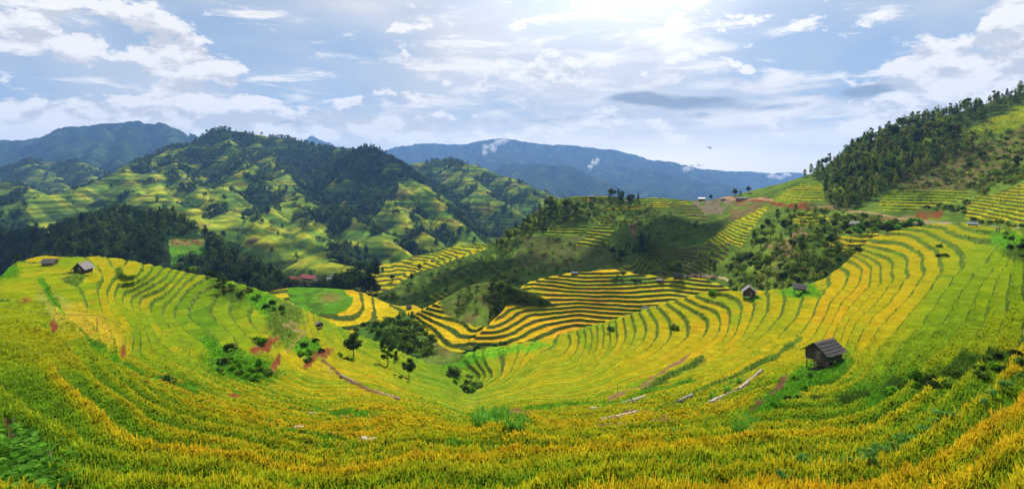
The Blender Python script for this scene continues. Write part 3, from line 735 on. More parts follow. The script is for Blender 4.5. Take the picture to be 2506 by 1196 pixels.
def col_mid(X, Y, Z, sl, d, px, py):
    n = .9 * fbm(X / 80, Y / 80, 4, 23) + .16 * fbm(X / 20, Y / 20, 3, 29)
    hi = np.clip((Z + 20) / 150, 0, 1)                       # woods keep the high crests and the gullies
    f = n + .28 * hi + .34 * sstep(25, 95, d) - .12 + .22 * np.exp(-((px - 880) / 90) ** 2) - .22 * np.exp(-(((px - 760) / 260) ** 2 + ((py - 590) / 60) ** 2)) - .3 * np.exp(-(((px - 350) / 150) ** 2 + ((py - 500) / 60) ** 2))
    wood = sstep(.0, .07, f)
    cell = fbm(X / 40, Y / 40, 2, 61) + .5 * vnoise(Z / 13, X / 90, 62)
    fld = ramp(np.clip(.45 + cell * .62 + .12 * sstep(60, 0, d), 0, 1), [(0, (.034, .070, .013)), (.35, (.060, .115, .013)), (.6, (.120, .165, .012)), (.82, (.240, .250, .012)), (1, (.150, .125, .030))])
    st = vnoise(Z / 3.2, X / 220 + Y / 220, 63)                # narrow terraces follow the slope
    fld = fld * (1 + .6 * np.clip(st, -1, 1) * sstep(-.2, .2, fbm(X / 60, Y / 60, 2, 64)))[..., None]
    C = fld * (1 - wood)[..., None] + np.array(FOREST) * wood[..., None]
    return C, wood


sky6 = [(-500, 352, 3300), (-300, 345, 3300), (0, 345, 3300), (60, 342, 3250), (110, 334, 3200), (160, 315, 3200), (200, 310, 3200), (240, 303, 3200), (300, 302, 3200), (345, 296, 3200), (368, 303, 3200), (390, 297, 3200), (430, 316, 3200), (480, 334, 3250), (560, 356, 3300), (700, 380, 3400)]
sky6 = [(a, b, d * 1.28) for a, b, d in sky6]
m6 = mountain('mountain', Ridges([sky6] + spurs(sky6, 75, 120, .42, 4), k=.62, r=40, floor=-340, sm=22, warp=(300, .22), rough=(240, .26), seed=4, gully=(170, .8), rmin=.14), -520, 760, 620, 2200, 5000, 230, col_far)
sky7 = [(700, 400, 5200), (765, 333, 5200), (800, 348, 5200), (860, 372, 5200), (930, 371, 5200), (965, 361, 5100), (1010, 352, 5100), (1065, 350, 5100), (1110, 354, 5100), (1140, 353, 5000), (1180, 345, 5000), (1222, 337, 5000), (1260, 342, 5000), (1300, 349, 5000), (1350, 355, 5000), (1400, 354, 5000), (1440, 361, 5000), (1500, 367, 5000), (1560, 379, 5000), (1600, 390, 5000), (1660, 398, 5000), (1710, 412, 5000), (1760, 417, 5200), (1830, 419, 5400), (1890, 424, 5600), (1940, 421, 5800), (2000, 428, 6000), (2300, 440, 6200)]
mid7 = [(1180, 420, 3400), (1230, 402, 3400), (1300, 401, 3300), (1390, 408, 3300), (1440, 428, 3100), (1490, 452, 2900)]
mid7b = [(1440, 420, 4200), (1540, 405, 4200), (1640, 425, 4000), (1720, 445, 3800), (1800, 455, 3600)]
sky7, mid7, mid7b = [[(a, b, d * 1.45) for a, b, d in L_] for L_ in (sky7, mid7, mid7b)]
m7 = mountain('mountain', Ridges([sky7, mid7, mid7b] + spurs(sky7, 70, 95, .35, 9, 60) + spurs(mid7, 70, 70, .25, 2) + spurs(mid7b, 80, 60, .25, 3), k=.55, r=50, floor=-420, sm=26, warp=(420, .22), rough=(340, .26), seed=14, gully=(240, .8), rmin=.14), 640, 2350, 800, 3400, 9600, 230, col_far)
gl5 = [(-400, 440, 2300), (-60, 430, 2250), (30, 408, 2200), (72, 391, 2150), (110, 396, 2150), (180, 396, 2150), (230, 408, 2100), (300, 440, 2000), (330, 470, 1900)]
gl5b = [(72, 391, 2150), (100, 420, 1950), (170, 460, 1750), (230, 490, 1600)]; gl5c = [(180, 396, 2150), (215, 425, 1950), (260, 465, 1800)]; gl5d = [(-400, 455, 1400), (-60, 448, 1350), (20, 446, 1300), (80, 470, 1150), (120, 500, 1000)]
R5 = [[(330, 412, 1560), (380, 382, 1520), (430, 360, 1600), (480, 338, 1680), (515, 322, 1700), (545, 316, 1700), (590, 324, 1700), (640, 331, 1700), (700, 337, 1700), (790, 358, 1680), (860, 369, 1620), (905, 365, 1500)],
      [(380, 382, 1520), (330, 408, 1400), (270, 436, 1260), (180, 466, 1100), (60, 492, 950), (-120, 520, 850)], [(300, 425, 1330), (330, 460, 1120), (380, 500, 920), (440, 540, 760)],
      [(430, 362, 1590), (432, 400, 1380), (445, 432, 1220), (485, 462, 1060), (512, 492, 960)], [(400, 400, 1450), (370, 440, 1200), (400, 480, 1000), (470, 520, 820), (510, 560, 720)],
      [(545, 318, 1700), (560, 350, 1540), (600, 385, 1380), (615, 410, 1250), (650, 440, 1130)], [(600, 326, 1700), (650, 372, 1500), (690, 410, 1320), (700, 450, 1180), (735, 490, 1000), (770, 502, 930), (850, 522, 840), (920, 572, 730), (1000, 632, 640)],
      [(615, 410, 1250), (560, 455, 1050), (540, 500, 900), (560, 545, 760)], [(735, 490, 1000), (650, 510, 860), (620, 545, 740), (660, 585, 640)], [(770, 502, 930), (760, 560, 740), (780, 610, 620), (830, 655, 540)],
      [(905, 365, 1500), (950, 392, 1380), (1000, 430, 1220), (1040, 468, 1100), (1090, 520, 980), (1130, 560, 890), (1165, 592, 820)], [(905, 365, 1500), (870, 395, 1350), (850, 430, 1230), (900, 470, 1080), (960, 500, 980), (1010, 545, 880), (1060, 590, 790)], [(950, 392, 1380), (960, 440, 1180), (1000, 470, 1080)],
      [(980, 410, 2000), (1040, 396, 1950), (1100, 392, 1900), (1170, 408, 1800), (1240, 436, 1700), (1310, 458, 1600), (1365, 486, 1500)], [(1100, 392, 1900), (1130, 430, 1600), (1180, 470, 1380), (1240, 505, 1220), (1290, 530, 1150)], [(1240, 436, 1700), (1290, 470, 1480), (1330, 500, 1380)],
      gl5, gl5b, gl5c, gl5d]
f5 = Ridges(R5, k=.62, r=16, floor=-128, sm=9, warp=(110, .22), rough=(120, .05), seed=24, gully=(84, .55))
m5 = mountain('mountain', f5, -420, 1500, 900, 470, 2500, 420, col_mid, G_FIELD)


def col_dark(X, Y, Z, sl, d, px, py):
    C = np.broadcast_to(np.array((.020, .040, .012)), X.shape + (3,)).copy()
    wpx = 5 * fbm(px / 14, py / 10, 3, 77); fld = inpoly(px + wpx, py + .7 * wpx, [(412, 585), (500, 585), (510, 650), (420, 665)])
    c2 = ramp(np.clip(.4 + .8 * vnoise(Z / 3.0, X / 60, 5), 0, 1), [(0, (.04, .10, .014)), (.5, (.07, .19, .014)), (1, (.12, .20, .02))])
    C = np.where(fld[..., None], c2, C)
    red = (vnoise(px / 5, py / 3, 9) > -.15) & inpoly(px + wpx, py + 2 * vnoise(px / 8, py / 8, 3), [(418, 586), (500, 586), (500, 601), (418, 601)])
    return np.where(red[..., None], np.array((.15, .065, .035)), C), np.where(fld, 0.0, 1.0)


R4 = [[(-300, 550, 620), (-60, 575, 560), (50, 586, 530), (110, 574, 520), (160, 556, 510), (230, 540, 500), (290, 533, 480), (350, 536, 465), (410, 545, 455), (450, 562, 448), (485, 590, 440), (510, 618, 430)], [(290, 533, 480), (250, 575, 430), (220, 620, 390)], [(410, 545, 455), (400, 570, 420), (380, 600, 395)],
      [(470, 660, 385), (520, 640, 380), (560, 646, 372), (620, 672, 362), (660, 696, 352), (700, 722, 340)]]
f4 = Ridges(R4, k=.8, r=10, floor=-124, sm=6, warp=(60, .2), rough=(60, .10), seed=34, gully=(40, .2))
m4 = mountain('hill', f4, -420, 760, 420, 300, 640, 200, col_dark, G_MID)
# valley bottom and everything the hills stand on, out to the horizon
gx, gy = np.meshgrid(np.linspace(-7000, 10000, 90), np.concatenate([np.linspace(-400, 3000, 50), np.linspace(3400, 9900, 24)]))
gz = np.where(np.hypot(gx, gy) < 2400, -138, -430) + 4 * fbm(gx / 300, gy / 300, 3, 4)
gz = np.where((gy < 330) & (np.abs(gx) < 900), -160, gz)
i = np.arange((gx.shape[0] - 1) * gx.shape[1]).reshape(-1, gx.shape[1])[:, :-1].ravel()
tag(mesh_np('ground', np.stack([gx, gy, gz], -1).reshape(-1, 3), np.stack([i, i + 1, i + gx.shape[1] + 1, i + gx.shape[1]], -1), G_FAR, np.broadcast_to(np.array((.04, .075, .018)), (gx.size, 3))), kind='structure')

# ---------------------------------------------------------------- air
m, t, out = new_mat('haze')
vp = t.new('ShaderNodeVolumePrincipled'); vp.inputs['Color'].default_value = (.24, .48, 1.0, 1); vp.inputs['Density'].default_value = 1 / 10000; vp.inputs['Anisotropy'].default_value = 0.2
t.l.new(vp.outputs[0], out.inputs['Volume'])
hb = MB(); hb.box((1500, 4250, 155), (17500, 11500, 930)); hz_o = hb.build('haze', m); tag(hz_o, kind='stuff')
# ================================================================ plants
LEAF = mat_leaf('leaves', transl=.50, var=.28)
LEAF_FAR = mat_leaf('far_leaves', transl=.40, var=.0)
RICE = mat_leaf('rice_blades', transl=.52, var=0.0)
BARK = mat_plain('bark', (.13, .10, .075), .9, 6, .4, (1, 1, .25), .4)


def unit(n, rng):
    v = rng.normal(size=(n, 3)); return v / np.linalg.norm(v, axis=1, keepdims=True)


def leaf_mesh(clumps, n, size, cols, rng, up=.75, fill=.45):
    """clumps (x,y,z,rx,rz): leaf-sized faces filling each clump, most of them near its skin"""
    Vs = []; Cs = []
    for (x, y, z, rx, rz) in clumps:
        k = max(8, int(n * rng.uniform(.75, 1.25)))
        d = unit(k, rng); r = rng.uniform(0, 1, k) ** fill
        p = np.array((x, y, z)) + d * r[:, None] * np.array((rx, rx, rz))
        nr = d * .8 + unit(k, rng) * .9 + np.array((0, 0, up)); nr /= np.linalg.norm(nr, axis=1, keepdims=True)
        a = np.cross(nr, unit(k, rng)); a /= np.linalg.norm(a, axis=1, keepdims=True) + 1e-9; b = np.cross(nr, a)
        s = size * rng.uniform(.55, 1.35, (k, 1)); l = s * rng.uniform(1.0, 1.7, (k, 1))
        q = np.stack([p - a * l, p - b * s * .6, p + a * l, p + b * s * .6], 1)
        c = np.array(cols[rng.integers(len(cols))]) * rng.uniform(.75, 1.3)
        cc = c[None, None] * rng.uniform(.7, 1.35, (k, 1, 1)) * np.ones((1, 4, 1))
        Vs.append(q.reshape(-1, 3)); Cs.append(cc.reshape(-1, 3))
    V = np.concatenate(Vs); C = np.concatenate(Cs)
    return V, np.arange(len(V)).reshape(-1, 4), C


def crown_clumps(shape, rng):
    out = []
    if shape == 'round':
        for d in unit(17, rng):
            out.append((d[0] * 1.55, d[1] * 1.55, 4.25 + d[2] * 1.35, rng.uniform(.7, 1.05), rng.uniform(.55, .85)))
        out.append((0, 0, 4.3, 1.5, 1.3))
    elif shape == 'tall':
        for i in range(20):
            t = (i + .5) / 20; a = i * 2.4 + rng.uniform(-.4, .4); r = 1.35 * math.sin(math.pi * min(.97, t * .8 + .17)) ** .7 * rng.uniform(.55, 1.1)
            out.append((math.cos(a) * r, math.sin(a) * r, 2.6 + 7.2 * t, rng.uniform(.6, 1.0), rng.uniform(.6, .95)))
    elif shape == 'tier':
        for z, r, k in ((7.2, 1.3, 6), (6.1, 2.0, 8), (4.9, 1.2, 3), (3.6, 1.7, 4)):
            for i in range(k):
                a = i * 6.283 / k + rng.uniform(-.5, .5); rr = r * rng.uniform(.5, 1.05)
                out.append((math.cos(a) * rr + .3, math.sin(a) * rr, z + rng.uniform(-.3, .3), rng.uniform(.6, .95), rng.uniform(.28, .45)))
    elif shape == 'pine':
        for i in range(26):
            t = i / 25; a = i * 2.39; r = (1 - t) ** .8 * 1.7 * rng.uniform(.6, 1.1)
            out.append((math.cos(a) * r, math.sin(a) * r, 2.0 + 8.6 * t, .38 + .6 * (1 - t), .32 + .22 * (1 - t)))
    elif shape == 'slim':
        for z0, k, r in ((3.4, 4, .7), (5.6, 6, 1.05), (8.0, 7, .95)):
            for i in range(k):
                a = rng.uniform(0, 6.28); rr = r * rng.uniform(.3, 1)
                out.append((math.cos(a) * rr, math.sin(a) * rr, z0 + rng.uniform(-.8, .8), rng.uniform(.45, .75), rng.uniform(.45, .8)))
    return out


GREENS = {'mid': [(.085, .150, .020), (.120, .195, .024), (.060, .110, .017)], 'pale': [(.190, .260, .030), (.230, .300, .034), (.14, .20, .025)], 'dark': [(.028, .056, .013), (.042, .078, .016), (.052, .085, .018)], 'olive': [(.170, .185, .032), (.210, .210, .036), (.12, .135, .026)],
          'bright': [(.130, .300, .014), (.170, .350, .018), (.09, .22, .012)], 'blue': [(.11, .28, .055), (.15, .34, .075), (.08, .21, .04)]}
PROTO = {}


def tree_proto(shape, tone, seed, n=64, size=.23):
    rng = np.random.default_rng(seed)
    r = empty('tree', (0, 0, 0))
    H = {'round': 4.6, 'tall': 8.6, 'tier': 7.0, 'pine': 9.8, 'slim': 8.4}[shape]
    mb = MB(); lean = rng.uniform(-.25, .25, 2)
    mb.tube([(0, 0, -.6), (lean[0] * .2, lean[1] * .2, H * .3), (lean[0] * .6, lean[1] * .6, H * .65), (lean[0], lean[1], H)], [.17, .135, .09, .03], 7)
    cl = crown_clumps(shape, rng)
    for (x, y, z, rx, rz) in cl[::2]:
        z0 = max(1.0, z - rng.uniform(.6, 1.4)); f = z0 / H
        mb.tube([(lean[0] * f, lean[1] * f, min(z0, H * .95)), (x * .5, y * .5, z - .35), (x, y, z)], [.06, .04, .015], 5)
    mb.build('trunk', BARK, r, True)
    V, Fc, C = leaf_mesh(cl, n, size, GREENS[tone], rng)
    mesh_np('crown', V, Fc, LEAF, C, False, r)
    return r


def bush_proto(tone, seed, spread=1.0, n=60, size=.15):
    rng = np.random.default_rng(seed); cl = []
    for i in range(11):
        a = rng.uniform(0, 6.28); r = rng.uniform(0, 1) ** .6 * .95
        cl.append((math.cos(a) * r * spread, math.sin(a) * r * spread, .45 + .85 * (1 - r) * rng.uniform(.5, 1.2), rng.uniform(.35, .55), rng.uniform(.35, .6)))
    V, Fc, C = leaf_mesh(cl, n, size, GREENS[tone], rng)
    o = mesh_np('bush', V, Fc, LEAF, C, False)
    return o


def blades_mesh(pts, h, wdt, bend, cols, rng):
    """arching grass blades rooted at pts"""
    k = len(pts); a = rng.uniform(0, 6.283, k); d = np.stack([np.cos(a), np.sin(a), np.zeros(k)], -1); s = np.stack([-np.sin(a), np.cos(a), np.zeros(k)], -1)
    hh = h * rng.uniform(.6, 1.2, (k, 1)); bb = bend * rng.uniform(.3, 1.3, (k, 1)); up = np.array((0, 0, 1.0)); w_ = wdt * rng.uniform(.7, 1.2, (k, 1))
    m1 = pts + up * hh * .6 + d * bb * hh * .25; tip = pts + up * hh * (1 - .25 * bb) + d * bb * hh
    V = np.stack([pts - s * w_, pts + s * w_, m1 + s * w_ * .8, m1 - s * w_ * .8, tip + s * w_ * .12, tip - s * w_ * .12], 1).reshape(-1, 3)
    i = np.arange(k)[:, None] * 6
    Fc = np.concatenate([i + np.array([[0, 1, 2, 3]]), i + np.array([[3, 2, 4, 5]])])
    c = np.array(cols)[rng.integers(len(cols), size=k)] * rng.uniform(.75, 1.3, (k, 1))
    return V, Fc, np.repeat(c, 6, 0)


TREEP = {}
for i, (sh, tn) in enumerate([('round', 'dark'), ('round', 'mid'), ('tall', 'mid'), ('tall', 'pale'), ('tier', 'dark'), ('pine', 'mid'), ('slim', 'olive'), ('slim', 'pale'), ('round', 'pale'), ('tall', 'olive'), ('pine', 'dark'), ('tall', 'dark')]):
    TREEP[sh, tn] = [tree_proto(sh, tn, 100 + i), False]
BUSHP = {}
for i, tn in enumerate(['mid', 'pale', 'dark', 'bright', 'olive', 'blue']): BUSHP[tn] = [bush_proto(tn, 200 + i, 1.0), False]
HPROTO = {'round': 6.2, 'tall': 10.4, 'tier': 7.7, 'pine': 11, 'slim': 9.3}


def put(store, key, loc, height, base_h, label, cat, group, rz=None, widen=1.0):
    p = store[key]
    o = p[0] if not p[1] else copy_tree(p[0])
    p[1] = True
    k = height / base_h
    o.location = loc; o.rotation_euler = (0, 0, random.uniform(0, 6.28) if rz is None else rz); o.scale = (k * widen, k * widen, k)
    for q in ('label', 'category', 'group'):
        if q in o: del o[q]
    tag(o, label, cat, group)
    return o


def plant_tree(sheet, px, py, hpx, kind, label, group=None, widen=1.0):
    p = sheet.at(px, py); h = hpx / F * p.y
    return put(TREEP, kind, (p.x, p.y, p.z - .1), h, HPROTO[kind[0]], label, 'tree', group, widen=widen)


def plant_bush(sheet, px, py, wpx, tone, label, group=None, tall=1.0):
    p = sheet.at(px, py); wd = wpx / F * p.y
    o = put(BUSHP, tone, (p.x, p.y, p.z - .05 * wd), wd * tall, 2.4, label, 'bush', group, widen=1 / tall)
    return o


# single trees
for px, py, h, kd, lb in [(866, 878, 66, ('round', 'dark'), 'dark round tree alone on the left terraces, left of the layered tree'), (950, 900, 70, ('tier', 'dark'), 'layered tree with gaps in its crown between two darker trees'), (1000, 926, 50, ('round', 'dark'), 'low dark bushy tree, nearest the gully of the three on the left terraces'),
                          (968, 893, 38, ('tall', 'dark'), 'dark tree pressed against the right side of the layered tree'), (545, 722, 46, ('tier', 'dark'), 'small flat-topped tree in the scrub on the left hill edge'), (473, 668, 20, ('round', 'pale'), 'lone round tree on the crest of the left rice hill'),
                          (512, 678, 18, ('round', 'mid'), 'left of the two small trees touching on the left crest'), (527, 679, 20, ('round', 'dark'), 'darker right one of the two small trees touching on the left crest'), (40, 642, 22, ('round', 'dark'), 'round tree at the left end of the rice hill near the low hut')]:
    plant_tree(L0, px, py, h, kd, lb)
for px, py, h, kd, lb in [(1650, 684, 50, ('round', 'mid'), 'round tree growing behind the dark stilt hut on the yellow terraces'), (1664, 682, 44, ('tall', 'mid'), 'darker slender tree touching the roof of the stilt hut on the yellow terraces')]:
    plant_tree(L2a, px, py, h, kd, lb)
for px, py, h, kd, lb in [(1714, 679, 66, ('slim', 'pale'), 'tall ragged tree with forked trunk by the dirt path below the round terraces'), (1736, 673, 62, ('slim', 'pale'), 'tall slender tree right of the ragged forked tree'), (1748, 672, 34, ('tall', 'mid'), 'short tree right of the two tall ragged trees'),
                          (1497, 478, 22, ('tall', 'dark'), 'tall tree standing highest on the middle ridge skyline'), (1740, 488, 14, ('round', 'dark'), 'lone small tree on the flat ridge top between the sheds'), (1798, 482, 20, ('round', 'dark'), 'round-headed skyline tree left of the white-roofed shed'), (1832, 473, 18, ('round', 'dark'), 'round-headed skyline tree right above the white-roofed shed'), (1812, 480, 14, ('tall', 'mid'), 'thin skyline tree between two round-headed ones'),
                          (1590, 620, 30, ('tall', 'pale'), 'pale columnar tree at the upper left rim of the round terraces'), (1576, 625, 20, ('round', 'mid'), 'low round tree left of the pale columnar tree'), (2380, 366, 46, ('slim', 'olive'), 'ochre-leaved tree below the upper right terraces'), (2402, 392, 26, ('round', 'mid'), 'round tree alone on the brown slope under the upper right terraces'), (2490, 410, 30, ('round', 'dark'), 'round tree at the right edge on the brown slope'), (2200, 432, 14, ('round', 'mid'), 'tiny tree alone on the bare brown slope')]:
    plant_tree(L1, px, py, h, kd, lb)
rr = random.Random(3)
# the wood climbing the right hill: the trees one can make out, front ones first
kinds = [('tall', 'mid'), ('tall', 'pale'), ('round', 'mid'), ('slim', 'pale'), ('tall', 'pale'), ('tall', 'olive'), ('slim', 'olive'), ('round', 'pale'), ('tall', 'dark')]
WORDS = {('tall', 'mid'): 'tall green', ('tall', 'pale'): 'tall pale green', ('round', 'mid'): 'round-headed green', ('slim', 'pale'): 'slender ragged pale', ('pine', 'mid'): 'pointed green', ('tall', 'olive'): 'tall olive', ('slim', 'olive'): 'slender ragged olive', ('round', 'pale'): 'round-headed pale', ('tall', 'dark'): 'tall dark', ('pine', 'dark'): 'pointed dark', ('round', 'dark'): 'round-headed dark'}


def spot(poly, n, seed, mind=9):
    r = random.Random(seed); q = np.array(poly, float); x0, y0 = q.min(0); x1, y1 = q.max(0); out = []; tries = 0
    while len(out) < n and tries < n * 60:
        tries += 1
        x, y = r.uniform(x0, x1), r.uniform(y0, y1)
        if not inpoly(np.array([x]), np.array([y]), poly)[0]: continue
        if any(abs(x - a) < mind and abs(y - b) < mind * .8 for a, b in out): continue
        out.append((x, y))
    return out


def wood(sheet, poly, n, seed, h0, h1, kinds, where, mind=9, cond=None):
    for x, y in sorted(spot(poly, n, seed, mind), key=lambda a: a[1]):
        if cond and not cond(x, y): continue
        kd = rr.choice(kinds); plant_tree(sheet, x, y, rr.uniform(h0, h1), kd, '%s tree %s' % (WORDS[kd], where), 'trees ' + where, rr.uniform(.85, 1.25))


inv = lambda poly: poly
LOWF = [(2015, 440), (2100, 380), (2200, 335), (2340, 320), (2345, 350), (2310, 385), (2250, 408), (2180, 430), (2165, 480), (2120, 505), (2060, 520), (2022, 500)]
wood(L1, LOWF, 96, 5, 30, 48, kinds, 'in the wood on the right hill', 12)
wood(L1, [(1960, 440), (2050, 392), (2100, 356), (2200, 312), (2300, 285), (2400, 260), (2520, 226), (2520, 240), (2400, 275), (2300, 300), (2200, 330), (2100, 376), (2010, 430)], 60, 6, 20, 34, [('pine', 'mid'), ('round', 'mid'), ('tall', 'pale'), ('tall', 'mid'), ('slim', 'olive')], 'along the skyline of the right hill', 8)
wood(L1, [(1210, 600), (1262, 562), (1300, 528), (1340, 500), (1390, 490), (1420, 530), (1380, 548), (1310, 560), (1270, 590), (1230, 620)], 34, 7, 16, 26, [('round', 'mid'), ('tall', 'mid'), ('round', 'pale'), ('pine', 'mid'), ('round', 'dark')], 'on the left flank of the middle hill', 9)
wood(L1, [(1500, 482), (1560, 488), (1570, 500), (1480, 498)], 10, 8, 14, 24, [('round', 'dark'), ('round', 'mid'), ('tall', 'dark')], 'in the clump on the middle ridge top', 7)
wood(L1, [(1490, 620), (1560, 590), (1600, 592), (1570, 630), (1510, 650)], 18, 9, 18, 30, [('round', 'dark'), ('tall', 'mid'), ('round', 'mid')], 'in the dark hollow behind the round terraces', 9)
wood(L1, [(1770, 640), (1840, 560), (1900, 520), (1990, 510), (2050, 545), (2060, 590), (2000, 640), (1900, 600), (1850, 620), (1800, 690)], 34, 10, 20, 34, [('round', 'mid'), ('tall', 'pale'), ('round', 'pale'), ('tall', 'mid'), ('round', 'dark')], 'in the overgrown ravine on the right', 12)
wood(L1, [(700, 690), (1240, 600), (1250, 640), (1090, 672), (960, 730), (900, 735)], 12, 12, 14, 24, [('round', 'dark'), ('tall', 'mid')], 'below the small terraced spur', 16, lambda x, y: y > 640)
wood(L2b, [(1195, 700), (1225, 695), (1240, 720), (1225, 770), (1200, 790), (1190, 740)], 9, 13, 16, 25, [('round', 'mid'), ('tall', 'pale'), ('slim', 'olive'), ('round', 'pale')], 'in the cleft of the round knoll', 8)
wood(L2c, [(930, 812), (1000, 780), (1015, 800), (1080, 850), (1110, 870), (1060, 885), (980, 855)], 24, 14, 17, 27, [('round', 'pale'), ('round', 'mid'), ('tall', 'mid')], 'filling the gully below the striped knoll', 11)
wood(L1, [(860, 700), (905, 690), (930, 720), (900, 740), (850, 740)], 5, 15, 20, 30, [('round', 'dark')], 'at the foot of the small terraced spur', 9)

# bushes
def thicket(sheet, poly, n, seed, w0, w1, tones, where, mind=7, tall=1.0):
    for x, y in sorted(spot(poly, int(n * .68 + .5), seed, mind), key=lambda a: a[1]):
        tn = rr.choice(tones); adj = {'mid': 'green', 'pale': 'pale green', 'dark': 'dark green', 'bright': 'bright green', 'olive': 'olive', 'blue': 'blue-green'}[tn]
        plant_bush(sheet, x, y, rr.uniform(w0, w1), tn, '%s bush %s' % (adj, where), 'bushes ' + where, rr.uniform(.8, 1.2) * tall)


thicket(L0, [(520, 905), (560, 880), (650, 895), (665, 930), (600, 945), (540, 930)], 22, 21, 22, 36, ['bright', 'bright', 'mid'], 'on the overgrown bank below the left terraces', 12)
thicket(L0, [(620, 725), (665, 740), (700, 765), (690, 780), (640, 760), (600, 735)], 10, 22, 16, 28, ['mid', 'bright', 'dark'], 'scattered on the shoulder of the left hill', 12)
thicket(L0, [(530, 700), (590, 705), (640, 728), (600, 735), (540, 725)], 10, 23, 16, 26, ['mid', 'olive', 'bright'], 'in the scrub near the left crest', 11)
thicket(L0, [(630, 805), (660, 815), (650, 845), (620, 850)], 5, 24, 18, 30, ['bright', 'mid'], 'hanging over the red earth cut on the left', 9)
thicket(L0, [(725, 850), (770, 830), (800, 855), (770, 885), (735, 890)], 9, 25, 18, 30, ['bright', 'mid', 'dark'], 'around the red gully left of the round tree', 11)
thicket(L0, [(820, 865), (870, 885), (1010, 930), (1000, 940), (900, 900), (830, 880)], 9, 26, 14, 24, ['bright', 'mid'], 'at the feet of the three trees on the left terraces', 13)
thicket(L0, [(1080, 880), (1110, 900), (1130, 940), (1180, 950), (1160, 970), (1120, 950)], 14, 27, 22, 38, ['bright', 'mid'], 'in the bottom of the gully at the centre', 10)
thicket(L0, [(2120, 985), (2200, 940), (2330, 915), (2506, 850), (2506, 900), (2350, 945), (2200, 970), (2140, 1000)], 26, 28, 26, 46, ['dark', 'mid', 'bright'], 'in the hedge row across the right foreground', 22)
thicket(L0, [(1940, 890), (2000, 905), (1990, 960), (1900, 1000), (1880, 990)], 12, 29, 16, 28, ['bright', 'mid'], 'on the grassy bank below the big stilt hut', 15)
thicket(L0, [(2450, 575), (2506, 570), (2506, 630), (2470, 620)], 10, 30, 18, 28, ['bright', 'mid', 'dark'], 'on the green bank at the right edge', 12)
thicket(L0, [(2295, 600), (2350, 615), (2330, 640), (2290, 630)], 4, 31, 16, 24, ['dark', 'mid'], 'on the terrace edge in the upper right rice', 10)
for px, py, wd, tn, lb in [(562, 858, 34, 'dark', 'single dark bush on the left terraces above the overgrown bank'), (1745, 1052, 50, 'mid', 'round bush left of the big reed clump in the foreground'), (1742, 724, 28, 'bright', 'bush on the crest where the right terraces begin'), (1652, 806, 24, 'mid', 'bush on a riser of the right terraces'), (1495, 808, 20, 'mid', 'small bush on the terraces right of the gully'), (2055, 880, 26, 'dark', 'dark bush growing against the right eave of the big stilt hut'), (2038, 896, 18, 'dark', 'small dark shrub beside the ground right of the big stilt hut'), (740, 1062, 20, 'mid', 'low bush by the pale rocks in the left foreground'), (1030, 982, 18, 'dark', 'tiny dark bush in the orange rice left of centre'), (405, 940, 46, 'mid', 'low bushy bank in the middle of the left rice'), (1660, 1085, 60, 'blue', 'blue-green weedy bush left of the round foreground bush'), (350, 1170, 40, 'bright', 'leafy weed clump in the left foreground rice'), (2100, 612, 22, 'mid', 'bush at the left end of the upper yellow terraces')]:
    plant_bush(L0, px, py, wd, tn, lb)
thicket(L1, [(1760, 690), (1810, 620), (1880, 640), (1950, 660), (2010, 640), (2080, 630), (2050, 660), (2000, 690), (1900, 710), (1800, 715)], 50, 33, 16, 30, ['mid', 'pale', 'dark', 'olive'], 'on the scrubby slope behind the right huts', 10)
thicket(L1, [(2080, 560), (2140, 545), (2230, 545), (2300, 552), (2230, 565), (2150, 572), (2090, 580)], 26, 34, 18, 30, ['mid', 'bright', 'dark'], 'in the hedge between the road and the upper terraces', 9)
thicket(L1, [(2000, 540), (2060, 520), (2140, 535), (2110, 560), (2060, 590), (2010, 580)], 24, 35, 16, 28, ['mid', 'pale', 'dark'], 'around the hut at the end of the road', 9)
thicket(L1, [(2360, 530), (2420, 545), (2506, 553), (2506, 560), (2400, 548)], 14, 36, 14, 20, ['mid', 'pale'], 'along the upper side of the right road', 8)
thicket(L1, [(2240, 512), (2320, 505), (2380, 495), (2360, 530), (2300, 520)], 16, 37, 14, 24, ['mid', 'dark', 'pale'], 'between the two upper right terrace fields', 8)
thicket(L1, [(1260, 570), (1330, 520), (1400, 495), (1470, 500), (1420, 545), (1340, 565)], 34, 38, 11, 18, ['pale', 'mid', 'olive'], 'dotting the sunny shoulder of the middle hill', 8)
thicket(L1, [(1260, 660), (1500, 660), (1500, 668), (1260, 668)], 18, 39, 9, 15, ['mid', 'pale'], 'along the field edge at the foot of the middle hill', 9)
thicket(L1, [(2180, 425), (2280, 400), (2400, 350), (2500, 330), (2500, 420), (2400, 455), (2200, 460)], 16, 40, 8, 20, ['dark', 'mid', 'olive'], 'dotting the brown slope on the right', 14)
thicket(L1, [(2400, 462), (2506, 392), (2506, 430), (2425, 475)], 12, 41, 12, 18, ['bright', 'pale'], 'on the bright green slope at the right edge', 11)
thicket(L2a, [(1485, 678), (1530, 670), (1580, 690), (1570, 700), (1510, 695)], 10, 42, 9, 15, ['dark', 'mid', 'pale'], 'in the rough patch amid the yellow terraces', 7)
thicket(L2b, [(1230, 730), (1290, 715), (1345, 740), (1300, 775), (1230, 775)], 20, 43, 11, 18, ['olive', 'pale', 'pale'], 'covering the right side of the round knoll', 9)
thicket(L2c, [(880, 790), (960, 775), (990, 770), (930, 820), (870, 810)], 12, 44, 12, 22, ['mid', 'dark'], 'at the upper end of the wooded gully', 10)
thicket(L2a, [(1130, 850), (1300, 838), (1400, 815), (1390, 830), (1200, 862)], 14, 45, 14, 22, ['dark', 'mid'], 'under the yellow terraces along the gully', 10)

